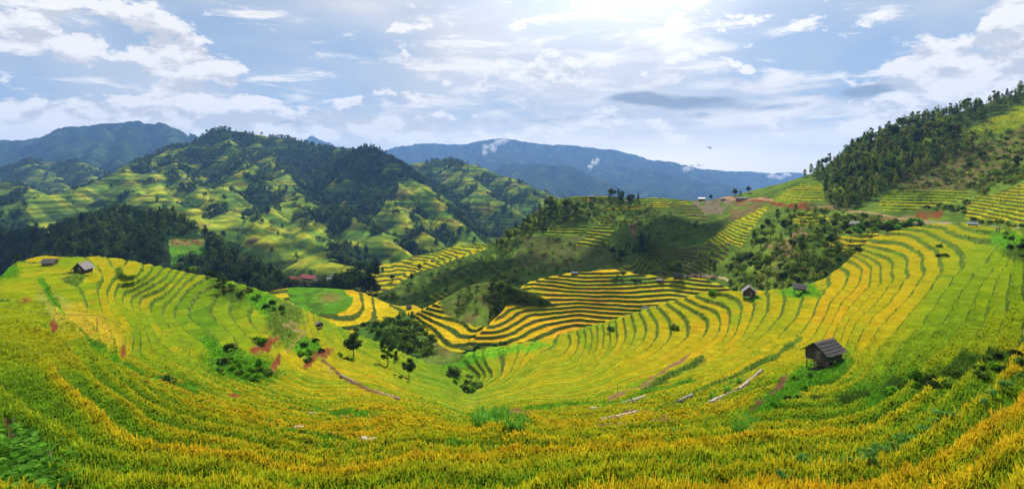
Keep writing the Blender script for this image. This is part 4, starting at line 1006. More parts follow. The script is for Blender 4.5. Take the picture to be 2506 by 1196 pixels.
# reed clumps, ferns, squash leaves
def clump(sheet, px, py, hpx, name, label, cat, group, cols, k, bend, wd, spread, seed):
    rng = np.random.default_rng(seed); p = sheet.at(px, py); h = hpx / F * p.y
    a = rng.uniform(0, 6.28, k); r = np.sqrt(rng.uniform(0, 1, k)) * h * spread
    pts = np.stack([np.cos(a) * r, np.sin(a) * r, np.full(k, -.05)], -1)
    V, Fc, C = blades_mesh(pts, h, wd * h, bend, cols, rng)
    o = mesh_np(name, V, Fc, RICE, C, False); o.location = p; tag(o, label, cat, group); return o


REEDC = [(.14, .36, .03), (.10, .28, .02), (.20, .42, .05)]
for i, (x, y) in enumerate(spot([(1145, 1022), (1230, 1018), (1290, 1040), (1295, 1062), (1240, 1052), (1170, 1045)], 16, 51, 9)):
    clump(L0, x, y, 34, 'reed_clump', 'bright reed clump in the patch at the centre foreground', 'reeds', 'reed clumps at the centre foreground', REEDC, 70, .45, .035, .45, 300 + i)
clump(L0, 1810, 1072, 50, 'reed_clump', 'large arching reed clump right of the round foreground bush, its left half', 'reeds', None, REEDC, 200, .7, .02, .32, 330)
clump(L0, 1845, 1066, 54, 'reed_clump', 'large arching reed clump in the right foreground, its right half', 'reeds', None, REEDC, 200, .7, .02, .32, 331)
for i, (x, y, h) in enumerate([(1795, 945, 22), (1780, 958, 20), (1745, 975, 22), (1820, 930, 16), (1810, 938, 18)]):
    clump(L0, x, y, h, 'reed_clump', 'small reed clump beside the long stone wall', 'reeds', 'reed clumps beside the long stone wall', REEDC, 60, .6, .03, .4, 340 + i)
rng = np.random.default_rng(77)


def frond_plant(name, px, py, size, label, cat, group, seed):
    rng = np.random.default_rng(seed); p = L0.at(px, py); s = size / F * p.y; cl = []
    for i in range(12):
        a = rng.uniform(0, 6.28); r = rng.uniform(.2, 1); cl.append((math.cos(a) * r * s * .42, math.sin(a) * r * s * .42, s * (.25 + .45 * rng.uniform(0, 1)), s * .28, s * .07))
    V, Fc, C = leaf_mesh(cl, 46, s * .055, GREENS['blue'], rng, up=1.0)
    o = mesh_np(name, V, Fc, RICE, C, False); o.location = p + Vector((0, 0, .28)); tag(o, label, cat, group)


for i, (x, y, s) in enumerate([(1975, 1168, 52), (2020, 1175, 46), (2065, 1170, 42), (2100, 1160, 40), (2140, 1150, 44), (2165, 1132, 52), (2190, 1120, 50), (2215, 1108, 44), (2260, 1085, 34), (2290, 1062, 40), (2320, 1050, 44), (2350, 1036, 34), (2400, 1000, 30), (2430, 975, 34), (2465, 955, 30), (2495, 935, 30), (2240, 1100, 36), (1915, 1195, 40)]):
    frond_plant('fern', x + rr.uniform(-14, 14), y + rr.uniform(-10, 10), s * rr.uniform(.6, 1.1), 'feathery blue-green fern in the line crossing the right foreground rice', 'fern', 'ferns in the right foreground rice', 400 + i)


def lobed_leaf(s):
    out = []
    for k in range(10):
        a = -2.6 + 5.2 * k / 9; r = s * (1.0 if k % 2 == 0 else .78); out.append((math.sin(a) * r, math.cos(a) * r + s * .2))
    return [(0, -s * .35)] + out


def squash(px, py, seed):
    rng = np.random.default_rng(seed); p = L0.at(px, py); vs = []; fs = []; cs = []
    r = empty('squash_plant', p); tag(r, 'broad-leaved squash vine in the bottom left corner', 'vine', 'squash vines in the bottom left corner')
    st = MB()
    for i in range(34):
        a = rng.uniform(0, 6.28); d = math.sqrt(rng.uniform(0, 1)) * 1.25; x, y, z = math.cos(a) * d, math.sin(a) * d, rng.uniform(.12, .55)
        s = rng.uniform(.12, .24); M = Matrix.Translation((x, y, z)) @ Matrix.Rotation(rng.uniform(0, 6.28), 4, 'Z') @ Matrix.Rotation(rng.uniform(-.2, 1.0), 4, 'X')
        lf = lobed_leaf(s); b = len(vs)
        vs += [tuple(M @ Vector((0, 0, -.05 * s)))] + [tuple(M @ Vector((u, v, .12 * s * math.cos(3 * i + u * 9)))) for u, v in lf]
        n = len(lf); fs += [(b, b + 1 + k, b + 1 + (k + 1) % n) for k in range(n)]
        c = np.array([(.14, .36, .03), (.19, .44, .04), (.09, .26, .02)][rng.integers(3)]) * rng.uniform(.55, .95); cs += [c] * (n + 1)
        st.tube([(0, 0, -.1), (x * .85, y * .85, z * .6), (x, y, z)], .008, 4)
    mesh_np('leaves', np.array(vs), np.array(fs), RICE, np.array(cs), False, r); st.build('stem', STEM, r)


STEM = mat_plain('stem', (.12, .20, .05), .8)
for i, (x, y) in enumerate(spot([(-40, 1070), (40, 1080), (90, 1130), (150, 1190), (150, 1230), (-40, 1230)], 24, 61, 17)): squash(x, y, 500 + i)
thicket(L0, [(60, 1090), (110, 1120), (200, 1200), (160, 1210), (90, 1150)], 9, 62, 26, 44, ['bright', 'mid'], 'beside the squash vines at the bottom left', 18)
for st_ in (TREEP, BUSHP):
    for k_, p_ in st_.items():
        if not p_[1]:
            for c_ in list(p_[0].children): bpy.data.objects.remove(c_)
            bpy.data.objects.remove(p_[0])


# ---------------------------------------------------------------- far woods, read as one mass each
def far_wood(name, P3, h, rad, n, tones, seed, conic=.3, size=.42):
    rng = np.random.default_rng(seed); T = len(P3)
    d = unit(T * n, rng).reshape(T, n, 3); r = rng.uniform(0, 1, (T, n, 1)) ** .4; q = d * r
    zz = (q[..., 2:] + 1) * .5
    con = (rng.uniform(0, 1, (T, 1, 1)) < conic)
    rs = np.where(con, (1.15 - zz) * 1.1, 1.0)
    c = np.concatenate([q[..., :2] * rs * rad[:, None, None], (.12 + .88 * zz) * h[:, None, None]], -1) + P3[:, None, :]
    s = size * rad[:, None, None, None] * rng.uniform(.6, 1.3, (T, n, 1, 1))
    nr = d + unit(T * n, rng).reshape(T, n, 3) * .6 + np.array((0, 0, .3)); nr /= np.linalg.norm(nr, axis=-1, keepdims=True)
    a = np.cross(nr, unit(T * n, rng).reshape(T, n, 3)); a /= np.linalg.norm(a, axis=-1, keepdims=True) + 1e-9; b = np.cross(nr, a)
    V = c[:, :, None, :] + s * np.stack([a, -a * .5 + b * .87, -a * .5 - b * .87], 2)
    col = np.array(tones)[rng.integers(len(tones), size=T)] * rng.uniform(.7, 1.35, (T, 1)); col = col[:, None, :] * rng.uniform(.7, 1.35, (T, n, 1))
    V = V.reshape(-1, 3)
    o = mesh_np(name, V, np.arange(len(V)).reshape(-1, 3), LEAF_FAR, np.repeat(col.reshape(-1, 3), 3, 0), False)
    tag(o, kind='stuff'); return o


def scatter_grid(M, weight, T, seed):
    """points on a mountain grid, with the given weight per cell"""
    rng = np.random.default_rng(seed); wgt = np.clip(weight, 0, None).copy(); wgt[-1] = 0; wgt[:, -1] = 0
    cdf = np.cumsum(wgt.ravel()); k = np.searchsorted(cdf, rng.uniform(0, cdf[-1], T)); j, i = np.unravel_index(k, wgt.shape)
    fu = rng.uniform(0, 1, T); fv = rng.uniform(0, 1, T)
    def s(A): return (A[j, i] * (1 - fu) + A[j, i + 1] * fu) * (1 - fv) + (A[j + 1, i] * (1 - fu) + A[j + 1, i + 1] * fu) * fv
    return np.stack([s(M['X']), s(M['Y']), s(M['Z'])], -1)


def area_w(M):
    return np.abs(np.gradient(M['X'], axis=1) * np.gradient(M['Y'], axis=0)) / M['Y'] ** 1.6


vis = lambda M: (M['PX'] > -150) & (M['PX'] < 2660)
w5 = area_w(m5) * (np.clip(m5['aux'], 0, 1) ** 2 + .012) * vis(m5) * (m5['Z'] > -126)
p5 = scatter_grid(m5, w5, 19000, 71); g = RNG.uniform(.6, 1.25, len(p5)); far_wood('forest', p5, 11 * g, 4.2 * g, 22, [(.040, .078, .016), (.055, .098, .018), (.030, .060, .014), (.085, .125, .022)], 72, .3, .5)
w4 = area_w(m4) * m4['aux'] * vis(m4) * (m4['Z'] > -122)
p4 = scatter_grid(m4, w4, 3300, 73); g = RNG.uniform(.6, 1.3, len(p4)); far_wood('forest', p4, 11 * g, 3.0 * g, 70, [(.034, .068, .015), (.050, .090, .018), (.024, .050, .013), (.08, .115, .022)], 74, .4, .30)
# rest of the wood on the right hill, undergrowth of the ravine and the middle hill
def sheet_pts(sheet, polys, n, seed):
    out = []; r = random.Random(seed)
    for poly, k in polys:
        for x, y in spot(poly, k, r.randint(0, 9999), 3): out.append(tuple(sheet.at(x, y)))
    return np.array(out)


p1 = sheet_pts(L1, [(FORPOLY, 430), ([(2165, 470), (2165, 430), (2260, 395), (2330, 360), (2410, 335), (2440, 350), (2330, 395), (2240, 430)], 46)], 0, 75); g = RNG.uniform(.6, 1.2, len(p1)); far_wood('forest', p1, 8.5 * g, 2.3 * g, 90, [(.090, .150, .02), (.13, .20, .024), (.060, .105, .017), (.17, .20, .03)], 76, .3, .26)
RAV = [(1760, 700), (1800, 620), (1860, 560), (1900, 515), (2000, 505), (2060, 525), (2240, 548), (2100, 590), (2060, 650), (2000, 690), (1850, 712)]
MH = [(1190, 605), (1262, 560), (1300, 525), (1340, 498), (1390, 483), (1560, 490), (1620, 520), (1560, 560), (1420, 545), (1320, 560), (1250, 620)]
p1 = sheet_pts(L1, [(RAV, 190), (MH, 460), ([(1240, 590), (1320, 565), (1500, 600), (1500, 660), (1200, 690), (1080, 660)], 70), ([(930, 735), (1100, 650), (1250, 610), (1290, 690), (1100, 745)], 120), ([(1500, 600), (1640, 520), (1740, 560), (1600, 610)], 80), ([(2360, 460), (2430, 420), (2506, 400), (2506, 440), (2400, 485)], 60), ([(2170, 440), (2280, 400), (2400, 345), (2506, 310), (2506, 420), (2400, 460), (2180, 466)], 150)], 0, 77)
g = RNG.uniform(.5, 1.2, len(p1)); far_wood('undergrowth', p1, 2.6 * g, 1.8 * g, 60, [(.115, .180, .022), (.17, .24, .028), (.075, .125, .018), (.18, .205, .034)], 78, 0, .26)
p1 = sheet_pts(L2b, [([(1195, 700), (1250, 702), (1355, 750), (1290, 790), (1200, 800)], 110), ([(1080, 745), (1130, 712), (1195, 698), (1195, 795), (1120, 780)], 14)], 0, 79); g = RNG.uniform(.5, 1.2, len(p1)); far_wood('undergrowth', p1, 2.0 * g, 1.3 * g, 60, [(.10, .135, .024), (.14, .18, .03), (.07, .10, .018)], 80, 0, .26)
p1 = sheet_pts(L2c, [([(860, 800), (960, 778), (1015, 765), (1100, 850), (1100, 890), (980, 860)], 80)], 0, 81); g = RNG.uniform(.5, 1.3, len(p1)); far_wood('undergrowth', p1, 2.2 * g, 1.3 * g, 70, [(.07, .125, .018), (.10, .165, .022), (.05, .085, .016)], 82, 0, .26)
p1 = sheet_pts(L2c, [([(735, 704), (760, 700), (930, 715), (960, 745), (900, 722), (830, 708), (760, 706)], 40)], 0, 83)
# trees on the valley floor between the mound and the village
fl = []
for x, y, dd in [(a, b, c) for a, b in spot([(745, 690), (800, 690), (860, 660), (900, 655), (905, 700), (850, 712), (760, 706)], 130, 84, 4) for c in [330]]:
    q = P(x, y, dd); fl.append((q[0], q[1] + rr.uniform(-15, 25), q[2] - 6))
for x, y in spot([(560, 700), (700, 700), (740, 715), (660, 725), (560, 712)], 40, 85, 4):
    q = P(x, y, 325); fl.append((q[0], q[1] + rr.uniform(-10, 20), q[2] - 5))

# ---------------------------------------------------------------- the rice itself
def rice_field(sheet, T, seed):
    rng = np.random.default_rng(seed); n = sheet.nfront
    X, Y, Z = sheet.X[:n], sheet.Y[:n], sheet.Z[:n]; sy = HY - F * Z / Y
    A = np.abs(np.gradient(sheet.PX[:n], axis=1)) * np.clip(-np.gradient(sy, axis=0), .15, 6)
    ok = (sheet.PX[:n] > -250) & (sheet.PX[:n] < 2765) & (sy < 1325)
    tr = np.clip(sheet.rice[:n] * 1.15 - .1, 0, 1)
    wgt = A * tr * ok * np.clip((105 - Y) / 60, .10, 1) * (.35 + .65 * sstep(-.35, .05, fbm(X / .8, Y / .8, 2, 55))); wgt[-1] = 0; wgt[:, -1] = 0
    cdf = np.cumsum(wgt.ravel()); k = np.searchsorted(cdf, rng.uniform(0, cdf[-1], T)); j, i = np.unravel_index(np.minimum(k, wgt.size - 1), wgt.shape)
    fu = rng.uniform(0, 1, T); fv = rng.uniform(0, 1, T)
    def s(Aq): return (Aq[j, i] * (1 - fu) + Aq[j, i + 1] * fu) * (1 - fv) + (Aq[j + 1, i] * (1 - fu) + Aq[j + 1, i + 1] * fu) * fv
    uu = np.mod(sheet.q[:n], 1.0); p = np.stack([s(X), s(Y), s(Z) - .04], -1); mm = sheet.m[:n][j, i]; dist = p[:, 1]
    a = rng.uniform(0, 6.283, T); d = np.stack([np.cos(a), np.sin(a), np.zeros(T)], -1); w_ = np.clip(dist * 1.05e-3, .02, .11)[:, None] * rng.uniform(.7, 1.3, (T, 1))
    sd_ = np.stack([np.ones(T), rng.uniform(-.5, .5, T), np.zeros(T)], -1)
    big = (rng.uniform(0, 1, T) < .14) * np.clip((48 - dist) / 20, 0, 1); h = (1 + .45 * big)[:, None] * (.32 + .22 * rng.uniform(0, 1, T) + .12 * fbm(p[:, 0] / 2, p[:, 1] / 2, 2, 5))[:, None] * np.clip(1.15 - dist / 95, .22, 1)[:, None] * (1.25 - .65 * sstep(.02, .5, uu[j, i])[:, None])
    b = rng.uniform(.05, .42, (T, 1)); up = np.array((0, 0, 1.))
    m1 = p + up * h * .62 + d * b * h * .2; tip = p + up * h * (1 - .22 * b) + d * b * h * .8
    V = np.stack([p - sd_ * w_ * .8, p + sd_ * w_ * .8, m1 + sd_ * w_, m1 - sd_ * w_, tip + sd_ * w_ * .35, tip - sd_ * w_ * .35], 1).reshape(-1, 3)
    q = np.arange(T)[:, None] * 6
    Fc = np.concatenate([q + np.array([[0, 1, 2, 3]]), q + np.array([[3, 2, 4, 5]])])
    mj = np.clip(mm + rng.normal(0, .04, T) + .16 * big, 0, 1); near = np.clip((90 - dist) / 60, .25, 1)[:, None]; ub = uu[j, i][:, None]
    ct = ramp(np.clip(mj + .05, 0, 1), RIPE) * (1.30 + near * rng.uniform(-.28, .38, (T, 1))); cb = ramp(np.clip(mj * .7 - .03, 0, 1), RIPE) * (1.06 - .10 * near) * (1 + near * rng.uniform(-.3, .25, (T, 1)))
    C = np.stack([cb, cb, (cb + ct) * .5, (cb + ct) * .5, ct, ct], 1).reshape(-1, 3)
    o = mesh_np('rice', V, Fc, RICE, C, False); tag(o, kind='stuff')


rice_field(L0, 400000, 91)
# grass on the banks between the fields
def bank_grass(sheet, T, seed):
    rng = np.random.default_rng(seed); n = sheet.nfront
    X, Y, Z = sheet.X[:n], sheet.Y[:n], sheet.Z[:n]; sy = HY - F * Z / Y
    A = np.abs(np.gradient(sheet.PX[:n], axis=1)) * np.clip(-np.gradient(sy, axis=0), .15, 6)
    lum = sheet.C[:n]; green = lum[..., 1] > lum[..., 0] * 1.15
    wgt = A * (1 - sheet.rice[:n]) * ((sheet.PX[:n] > -250) & (sheet.PX[:n] < 2765) & (sy < 1325)) * green; wgt[-1] = 0; wgt[:, -1] = 0
    cdf = np.cumsum(wgt.ravel()); k = np.searchsorted(cdf, rng.uniform(0, cdf[-1], T)); j, i = np.unravel_index(np.minimum(k, wgt.size - 1), wgt.shape)
    fu = rng.uniform(0, 1, T); fv = rng.uniform(0, 1, T)
    def s(Aq): return (Aq[j, i] * (1 - fu) + Aq[j, i + 1] * fu) * (1 - fv) + (Aq[j + 1, i] * (1 - fu) + Aq[j + 1, i + 1] * fu) * fv
    p = np.stack([s(X), s(Y), s(Z) - .04], -1)
    V, Fc, C = blades_mesh(p, .38, .02, .6, [(1, 1, 1)], rng)
    w_ = np.clip(p[:, 1] / 40, .6, 3)
    ctr = np.repeat(p, 6, 0); V = ctr + (V - ctr) * np.repeat(np.stack([w_, w_, np.ones(T)], -1), 6, 0)
    C = C * np.repeat(lum[j, i] * 1.05, 6, 0)
    o = mesh_np('grass', V, Fc, RICE, C, False); tag(o, kind='stuff')


bank_grass(L0, 110000, 92)
# ================================================================ huts, houses and small things
WOOD = mat_plain('old_wood', (.075, .055, .042), .85, 5, .5, (6, 6, .5), .5)
WOOD_L = mat_plain('weathered_wood', (.21, .155, .11), .85, 5, .45, (5, 5, .6), .4)
ROOFW = mat_plain('shingle_wood', (.075, .062, .062), .8, 4, .5, (5, .8, 5), .5)
ROOFG = mat_plain('grey_roof', (.15, .135, .13), .75, 4, .4, (5, .8, 5), .4)
METAL = mat_plain('tin_roof', (.17, .17, .172), .95, 2, .2, (8, .5, 1), .2)
METALB = mat_plain('blue_roof', (.16, .20, .26), .5, 2, .2, (8, .5, 1), .2)
REDROOF = mat_plain('red_tiles', (.34, .055, .045), .7, 3, .3, (6, 2, 1), .3)
PLASTER = mat_plain('plaster', (.55, .44, .24), .8, 1.5, .2)
PLASTERW = mat_plain('white_plaster', (.52, .49, .44), .8, 1.5, .2)
DARKGL = mat_plain('window_glass', (.03, .035, .04), .2, 2, .2)
STONE = mat_plain('pale_stone', (.42, .34, .25), .9, 2.0, .4, (1, 1, 1), .5)
ROCK = mat_plain('rock', (.40, .31, .24), .9, 1.5, .4, (1, 1, 1), .5)
CLOTH = mat_plain('green_cloth', (.02, .13, .09), .9, 3, .3)
CLOTHW = mat_plain('white_cloth', (.6, .58, .56), .9, 3, .2)


def hut(loc, rz, L=4.0, Wd=3.2, stilt=1.1, wall=1.7, rise=1.15, over=.55, label='', group=None, roof=ROOFW, walls=WOOD, seed=0, posts=2, door=True, scale=1.0, brace=False, cat='hut', ladder=True):
    """plank granary on posts; its ridge runs along local Y"""
    r = random.Random(seed); t = empty('stilt_hut' if stilt > .5 else 'plank_hut', loc, rz, scale); tag(t, label, cat, group)
    z0, z1 = stilt, stilt + wall; hx, hy = Wd / 2, L / 2
    for sx in (-1, 1):
        for k in range(posts):
            y = -hy + .12 + (L - .24) * k / (posts - 1)
            p = MB(); p.tube([(sx * (hx - .12) + r.uniform(-.06, .06), y + r.uniform(-.06, .06), -.6), (sx * (hx - .12), y, z0)], [.085, .07], 7); p.build('post', WOOD, t, True)
    f = MB(); n = 11
    for k in range(n):
        w_ = (L + .5) / n; f.box((r.uniform(-.05, .05), -hy - .25 + w_ * (k + .5), z0 + .04 + r.uniform(0, .01)), (Wd + .5, w_ * .94, .06))
    for sx in (-.7, 0, .7): f.box((sx * hx, 0, z0 - .075), (.11, L + .3, .13))
    f.build('floor', WOOD_L, t)
    wmb = MB(); zb = z0 + .08
    def plank_row(a, b, top):
        a = Vector(a); b = Vector(b); d = b - a; n_ = max(4, int(d.length / .24)); out = d.normalized().cross(Vector((0, 0, 1)))
        for k in range(n_):
            q0 = a + d * ((k + .04) / n_); q1 = a + d * ((k + .96) / n_); h0 = top((k + .04) / n_) - r.uniform(0, .05); h1 = top((k + .96) / n_) - r.uniform(0, .05); j = out * r.uniform(0, .025)
            wmb.slab([q0 + j + Vector((0, 0, zb)), q1 + j + Vector((0, 0, zb)), q1 + j + Vector((0, 0, h1)), q0 + j + Vector((0, 0, h0))], .03)
    gab = lambda u: z1 + rise * (1 - abs(2 * u - 1)) * .93
    plank_row((-hx, -hy, 0), (hx, -hy, 0), gab); plank_row((hx, hy, 0), (-hx, hy, 0), gab)
    plank_row((hx, -hy, 0), (hx, hy, 0), lambda u: z1); plank_row((-hx, hy, 0), (-hx, -hy, 0), lambda u: z1)
    wmb.build('wall', walls, t)
    if door:
        d = MB(); dw = .75; dx = hx * .25
        for k in range(4): d.box((dx - dw / 2 + dw * (k + .5) / 4, -hy - .06, zb + .72), (dw / 4 * .93, .045, 1.34 + r.uniform(-.03, .03)))
        for zz in (.3, 1.15): d.box((dx, -hy - .10, zb + zz), (dw, .035, .09))
        dd = d.build('door', WOOD_L, t); h = MB(); h.tube([(dx + .27, -hy - .125, zb + .66), (dx + .27, -hy - .165, zb + .72), (dx + .27, -hy - .125, zb + .78)], .014, 5); h.build('handle', WOOD, dd)
    rf = MB(); ox = hx + over; yl = hy + over; zt = z1 + rise + .10; sl = (rise + .02) / hx; nrow = 5; ncol = max(6, int((L + 2 * over) / .42))
    for sx in (-1, 1):
        for i in range(nrow):
            x0 = ox * (nrow - i) / nrow + .04; x1 = ox * (nrow - 1 - i) / nrow - .05 * (i < nrow - 1)
            for k in range(ncol):
                y0 = -yl + 2 * yl * k / ncol; y1 = -yl + 2 * yl * (k + .95) / ncol; e = r.uniform(-.07, .07); lift = .035 * 1 + r.uniform(0, .03)
                za = zt - x0 * sl + .012 * i + lift; zb2 = zt - max(x1, 0) * sl + .012 * i
                q = [(sx * (x0 + e), y0, za - e * sl), (sx * (x0 + e), y1, za - e * sl), (sx * max(x1, 0), y1, zb2), (sx * max(x1, 0), y0, zb2)]
                rf.slab(q if sx > 0 else q[::-1], .035)
    for sx in (-1, 1):
        for yy in (-yl + .1, 0, yl - .1): rf.slab([(sx * ox * .98, yy - .05, zt - ox * .98 * sl - .09), (sx * ox * .98, yy + .05, zt - ox * .98 * sl - .09), (0, yy + .05, zt - .09), (0, yy - .05, zt - .09)], .07)
    ro = rf.build('roof', roof, t)
    rb = MB()
    for sx in (-1, 1): rb.slab([(sx * .24, -yl - .03, zt - .24 * sl + .12), (sx * .24, yl + .03, zt - .24 * sl + .12), (0, yl + .03, zt + .12), (0, -yl - .03, zt + .12)], .03)
    rb.build('ridge_board', WOOD_L, ro)
    if ladder and stilt > .5:
        ld = MB(); a0 = Vector((hx * .25 - .2, -hy - .3, z0)); b0 = Vector((hx * .25 - .2, -hy - 1.1, -.3))
        for dx in (0, .4): ld.tube([a0 + Vector((dx, 0, 0)), b0 + Vector((dx, 0, 0))], .035, 5)
        for k in range(4):
            c = a0.lerp(b0, .2 + .2 * k); ld.tube([c, c + Vector((.4, 0, 0))], .025, 5)
        ld.build('ladder', WOOD_L, t)
    if brace:
        b = MB(); b.tube([(hx + .1, -hy - .1, z0 + .1), (hx + 1.3, -hy - .9, -.5)], [.07, .06], 6); b.build('brace', WOOD_L, t, True)
    return t


hp = L0.at(2015, 897)
big = hut(hp + Vector((0, 0, .15)), math.radians(-60), 4.1, 3.1, 1.2, 1.35, 1.1, .55, 'big dark stilt hut alone in the right foreground rice', seed=1, scale=.9, brace=True, posts=3, ladder=False)
wp = MB(); rw = random.Random(8)
for k in range(12): wp.box((rw.uniform(-.25, .25), -.55 + .1 * k, .06 + .11 * (k % 4)), (rw.uniform(1.5, 2.1), .16, .09), Matrix.Rotation(rw.uniform(-.12, .12), 3, 'Z'))
wo = wp.build('plank_pile', mat_plain('fresh_planks', (.34, .19, .12), .8, 4, .35, (.5, 6, 6), .3)); wo.location = hp + Vector((.0, -.1, .2)); wo.rotation_euler = (0, 0, math.radians(-42)); tag(wo, 'pile of reddish planks stacked under the big stilt hut', 'planks')


def hutat(sheet, px, py, rz, label, wpx, **kw):
    p = sheet.at(px, py); L_ = kw.get('L', 4.0); o = kw.get('over', .55); span = (L_ + 2 * o) * abs(math.sin(math.radians(rz))) + (kw.get('Wd', 3.2) + 2 * o) * abs(math.cos(math.radians(rz)))
    return hut(p + Vector((0, 0, .1)), math.radians(rz) - math.atan2(p.x, p.y), label=label, scale=wpx / F * p.y / span, **kw)


h2 = hutat(L0, 204, 673, -34, 'plank hut with green cloth under its gable on the left rice hill', 48, stilt=.6, wall=1.8, rise=1.6, seed=2, roof=ROOFG, walls=WOOD)
for i, (xx, mm, ww) in enumerate([(-.25, CLOTH, .55), (.32, CLOTHW, .3)]):
    c = MB(); c.slab([(xx - ww / 2, -2.10, 2.55), (xx + ww / 2, -2.10, 2.6), (xx + ww / 2 - .05, -2.14, 2.05), (xx - ww / 2 + .06, -2.13, 1.98)], .03); o = c.build('cloth', mm); o.parent = h2; tag(o)
hutat(L0, 122, 649, 58, 'low plank hut half hidden behind a terrace edge on the left hill', 38, stilt=.2, wall=1.2, rise=1.2, L=4.6, seed=3, roof=ROOFG, walls=WOOD_L)
hutat(L0, 1834, 730, 2, 'small stilt hut with gable facing us on the crest of the right terraces', 36, stilt=.8, wall=1.5, rise=1.3, L=3.2, seed=4, roof=ROOFG)
hutat(L0, 1957, 719, 88, 'open stilt hut with broad sloping roof on the crest, right of the gabled hut', 32, stilt=1.5, wall=.9, rise=1.1, L=3.8, Wd=3.2, seed=5, roof=ROOFW, door=False)
hutat(L0, 2382, 556, 84, 'grey-roofed stilt hut beside the road at the upper right', 22, stilt=1.1, wall=.9, rise=1.0, seed=6, roof=METALB, door=False)
hutat(L0, 782, 802, 20, 'small stilt hut on the edge of the left terraces above the gully', 23, stilt=.9, wall=1.6, rise=.9, L=3.0, seed=7, roof=ROOFG)
hutat(L0, 1001, 752, 80, 'tiny dark hut on the rim left of the striped knoll', 14, stilt=.5, wall=1.3, seed=8) if False else None
hutat(L2a, 1616, 692, 70, 'little stilt hut at the grassy patch on the yellow terraces', 20, stilt=1.2, wall=1.2, rise=.9, seed=9, roof=ROOFG)
hutat(L2a, 1660, 687, 84, 'dark stilt hut under two trees on the yellow terraces', 25, stilt=.9, wall=1.8, rise=1.1, seed=10)
hutat(L2a, 1582, 762, 74, 'hut roof peeping over the crest of the right terraces', 24, stilt=.4, wall=1.4, rise=1.2, seed=11, roof=ROOFG)
hutat(L2a, 1405, 672, 86, 'small pale-roofed hut on the rim of the yellow terraces', 18, stilt=.2, wall=1.0, rise=.7, seed=12, roof=METAL)
hutat(L2c, 1001, 756, 80, 'tiny dark hut on the rim left of the striped knoll', 15, stilt=.5, wall=1.3, seed=8)
hutat(L1, 2095, 556, 62, 'brown plank hut in the bushes below the end of the road', 30, stilt=.4, wall=1.6, rise=1.0, seed=13, roof=ROOFG, walls=WOOD_L)
hutat(L1, 1058, 641, 80, 'tiny hut on the sunny edge of the small terraced spur', 10, stilt=.4, wall=1.3, seed=14)


def house(loc, rz, L, Wd, hgt, rise, wallm, roofm, label, group=None, cat='house', nw=3, storeys=1, over=.5, name='house'):
    t = empty(name, loc, rz); tag(t, label, cat, group); hx, hy = Wd / 2, L / 2
    b = MB(); b.box((0, 0, hgt / 2 - .5), (Wd, L, hgt + 1))
    b.add([(-hx, -hy, hgt), (hx, -hy, hgt), (0, -hy, hgt + rise), (-hx, hy, hgt), (hx, hy, hgt), (0, hy, hgt + rise)], [(0, 1, 2), (4, 3, 5)]); wl = b.build('wall', wallm, t)
    rf = MB(); sl = rise / hx; ox = hx + over; yl = hy + over
    for sx in (-1, 1):
        q = [(sx * ox, -yl, hgt - over * sl + .08), (sx * ox, yl, hgt - over * sl + .08), (0, yl, hgt + rise + .08), (0, -yl, hgt + rise + .08)]; rf.slab(q if sx > 0 else q[::-1], .12)
    rf.build('roof', roofm, t)
    for sx in (-1, 1):
        for s_ in range(storeys):
            for k in range(nw):
                y = -hy + L * (k + .5) / nw; z = hgt / storeys * (s_ + .52)
                g_ = MB(); g_.box((sx * (hx + .02), y, z), (.10, min(1.2, L / nw * .5), hgt / storeys * .42)); g_.build('window', DARKGL, t)
    d = MB(); d.box((0, -hy - .03, min(2, hgt * .8) / 2), (1.0, .12, min(2, hgt * .8))); d.build('door', WOOD, t)
    return t


def houseat(sheet, px, py, rz, label, wpx, L, Wd, hgt, rise, wm, rm, **kw):
    p = sheet.at(px, py); o = house(p, math.radians(rz) - math.atan2(p.x, p.y), L, Wd, hgt, rise, wm, rm, label, **kw)
    k = wpx / F * p.y / L; o.scale = (k,) * 3; return o


houseat(L1, 1815, 489, 78, 'long shed with bright white tin roof on the red earth of the ridge', 26, 12, 5, 2.2, 1.2, WOOD_L, METAL, name='shed', cat='shed')
houseat(L1, 1450, 484, 84, 'shed with pale roof on the red terrace of the middle ridge', 14, 9, 5, 2.2, 1.2, WOOD, METAL, name='shed', cat='shed')
houseat(L1, 1718, 490, 80, 'dark shed with blue roof on the flat ridge top', 14, 8, 5, 2.4, 1.2, WOOD, METALB, name='shed', cat='shed')
houseat(L1, 1770, 489, 70, 'tiny pale shed left of the long white-roofed shed', 8, 6, 4, 2.2, 1.2, WOOD, METAL, name='shed', cat='shed')
houseat(L1, 1533, 496, 80, 'small pale-roofed house among the trees of the middle ridge', 8, 6, 4, 2.4, 1.2, PLASTERW, METAL)


class Grid:
    def __init__(s, M): s.M = M
    def at(s, px, py):
        M = s.M; j = int(np.argmin(np.abs(M['PX'][0] - px))); col = M['PY'][:, j]
        run = np.minimum.accumulate(col)                                   # only what is not hidden by nearer slopes
        d = np.where(col <= run + .01, np.abs(col - py), 1e9); i = int(np.argmin(d))
        return Vector((M['X'][i, j], M['Y'][i, j], M['Z'][i, j]))


G5, G4 = Grid(m5), Grid(m4)


def far_house(px, py, wpx, rm, label, group, rz=None, hgt=3, wm=PLASTERW, L=9, Wd=6, **kw):
    p = G5.at(px, py); o = house(p + Vector((0, 0, .5)), math.radians(rz if rz is not None else rr.uniform(60, 110)), L, Wd, hgt, 1.6, wm, rm, label, group, **kw)
    k = wpx / F * p.y / L; o.scale = (k,) * 3
    return o


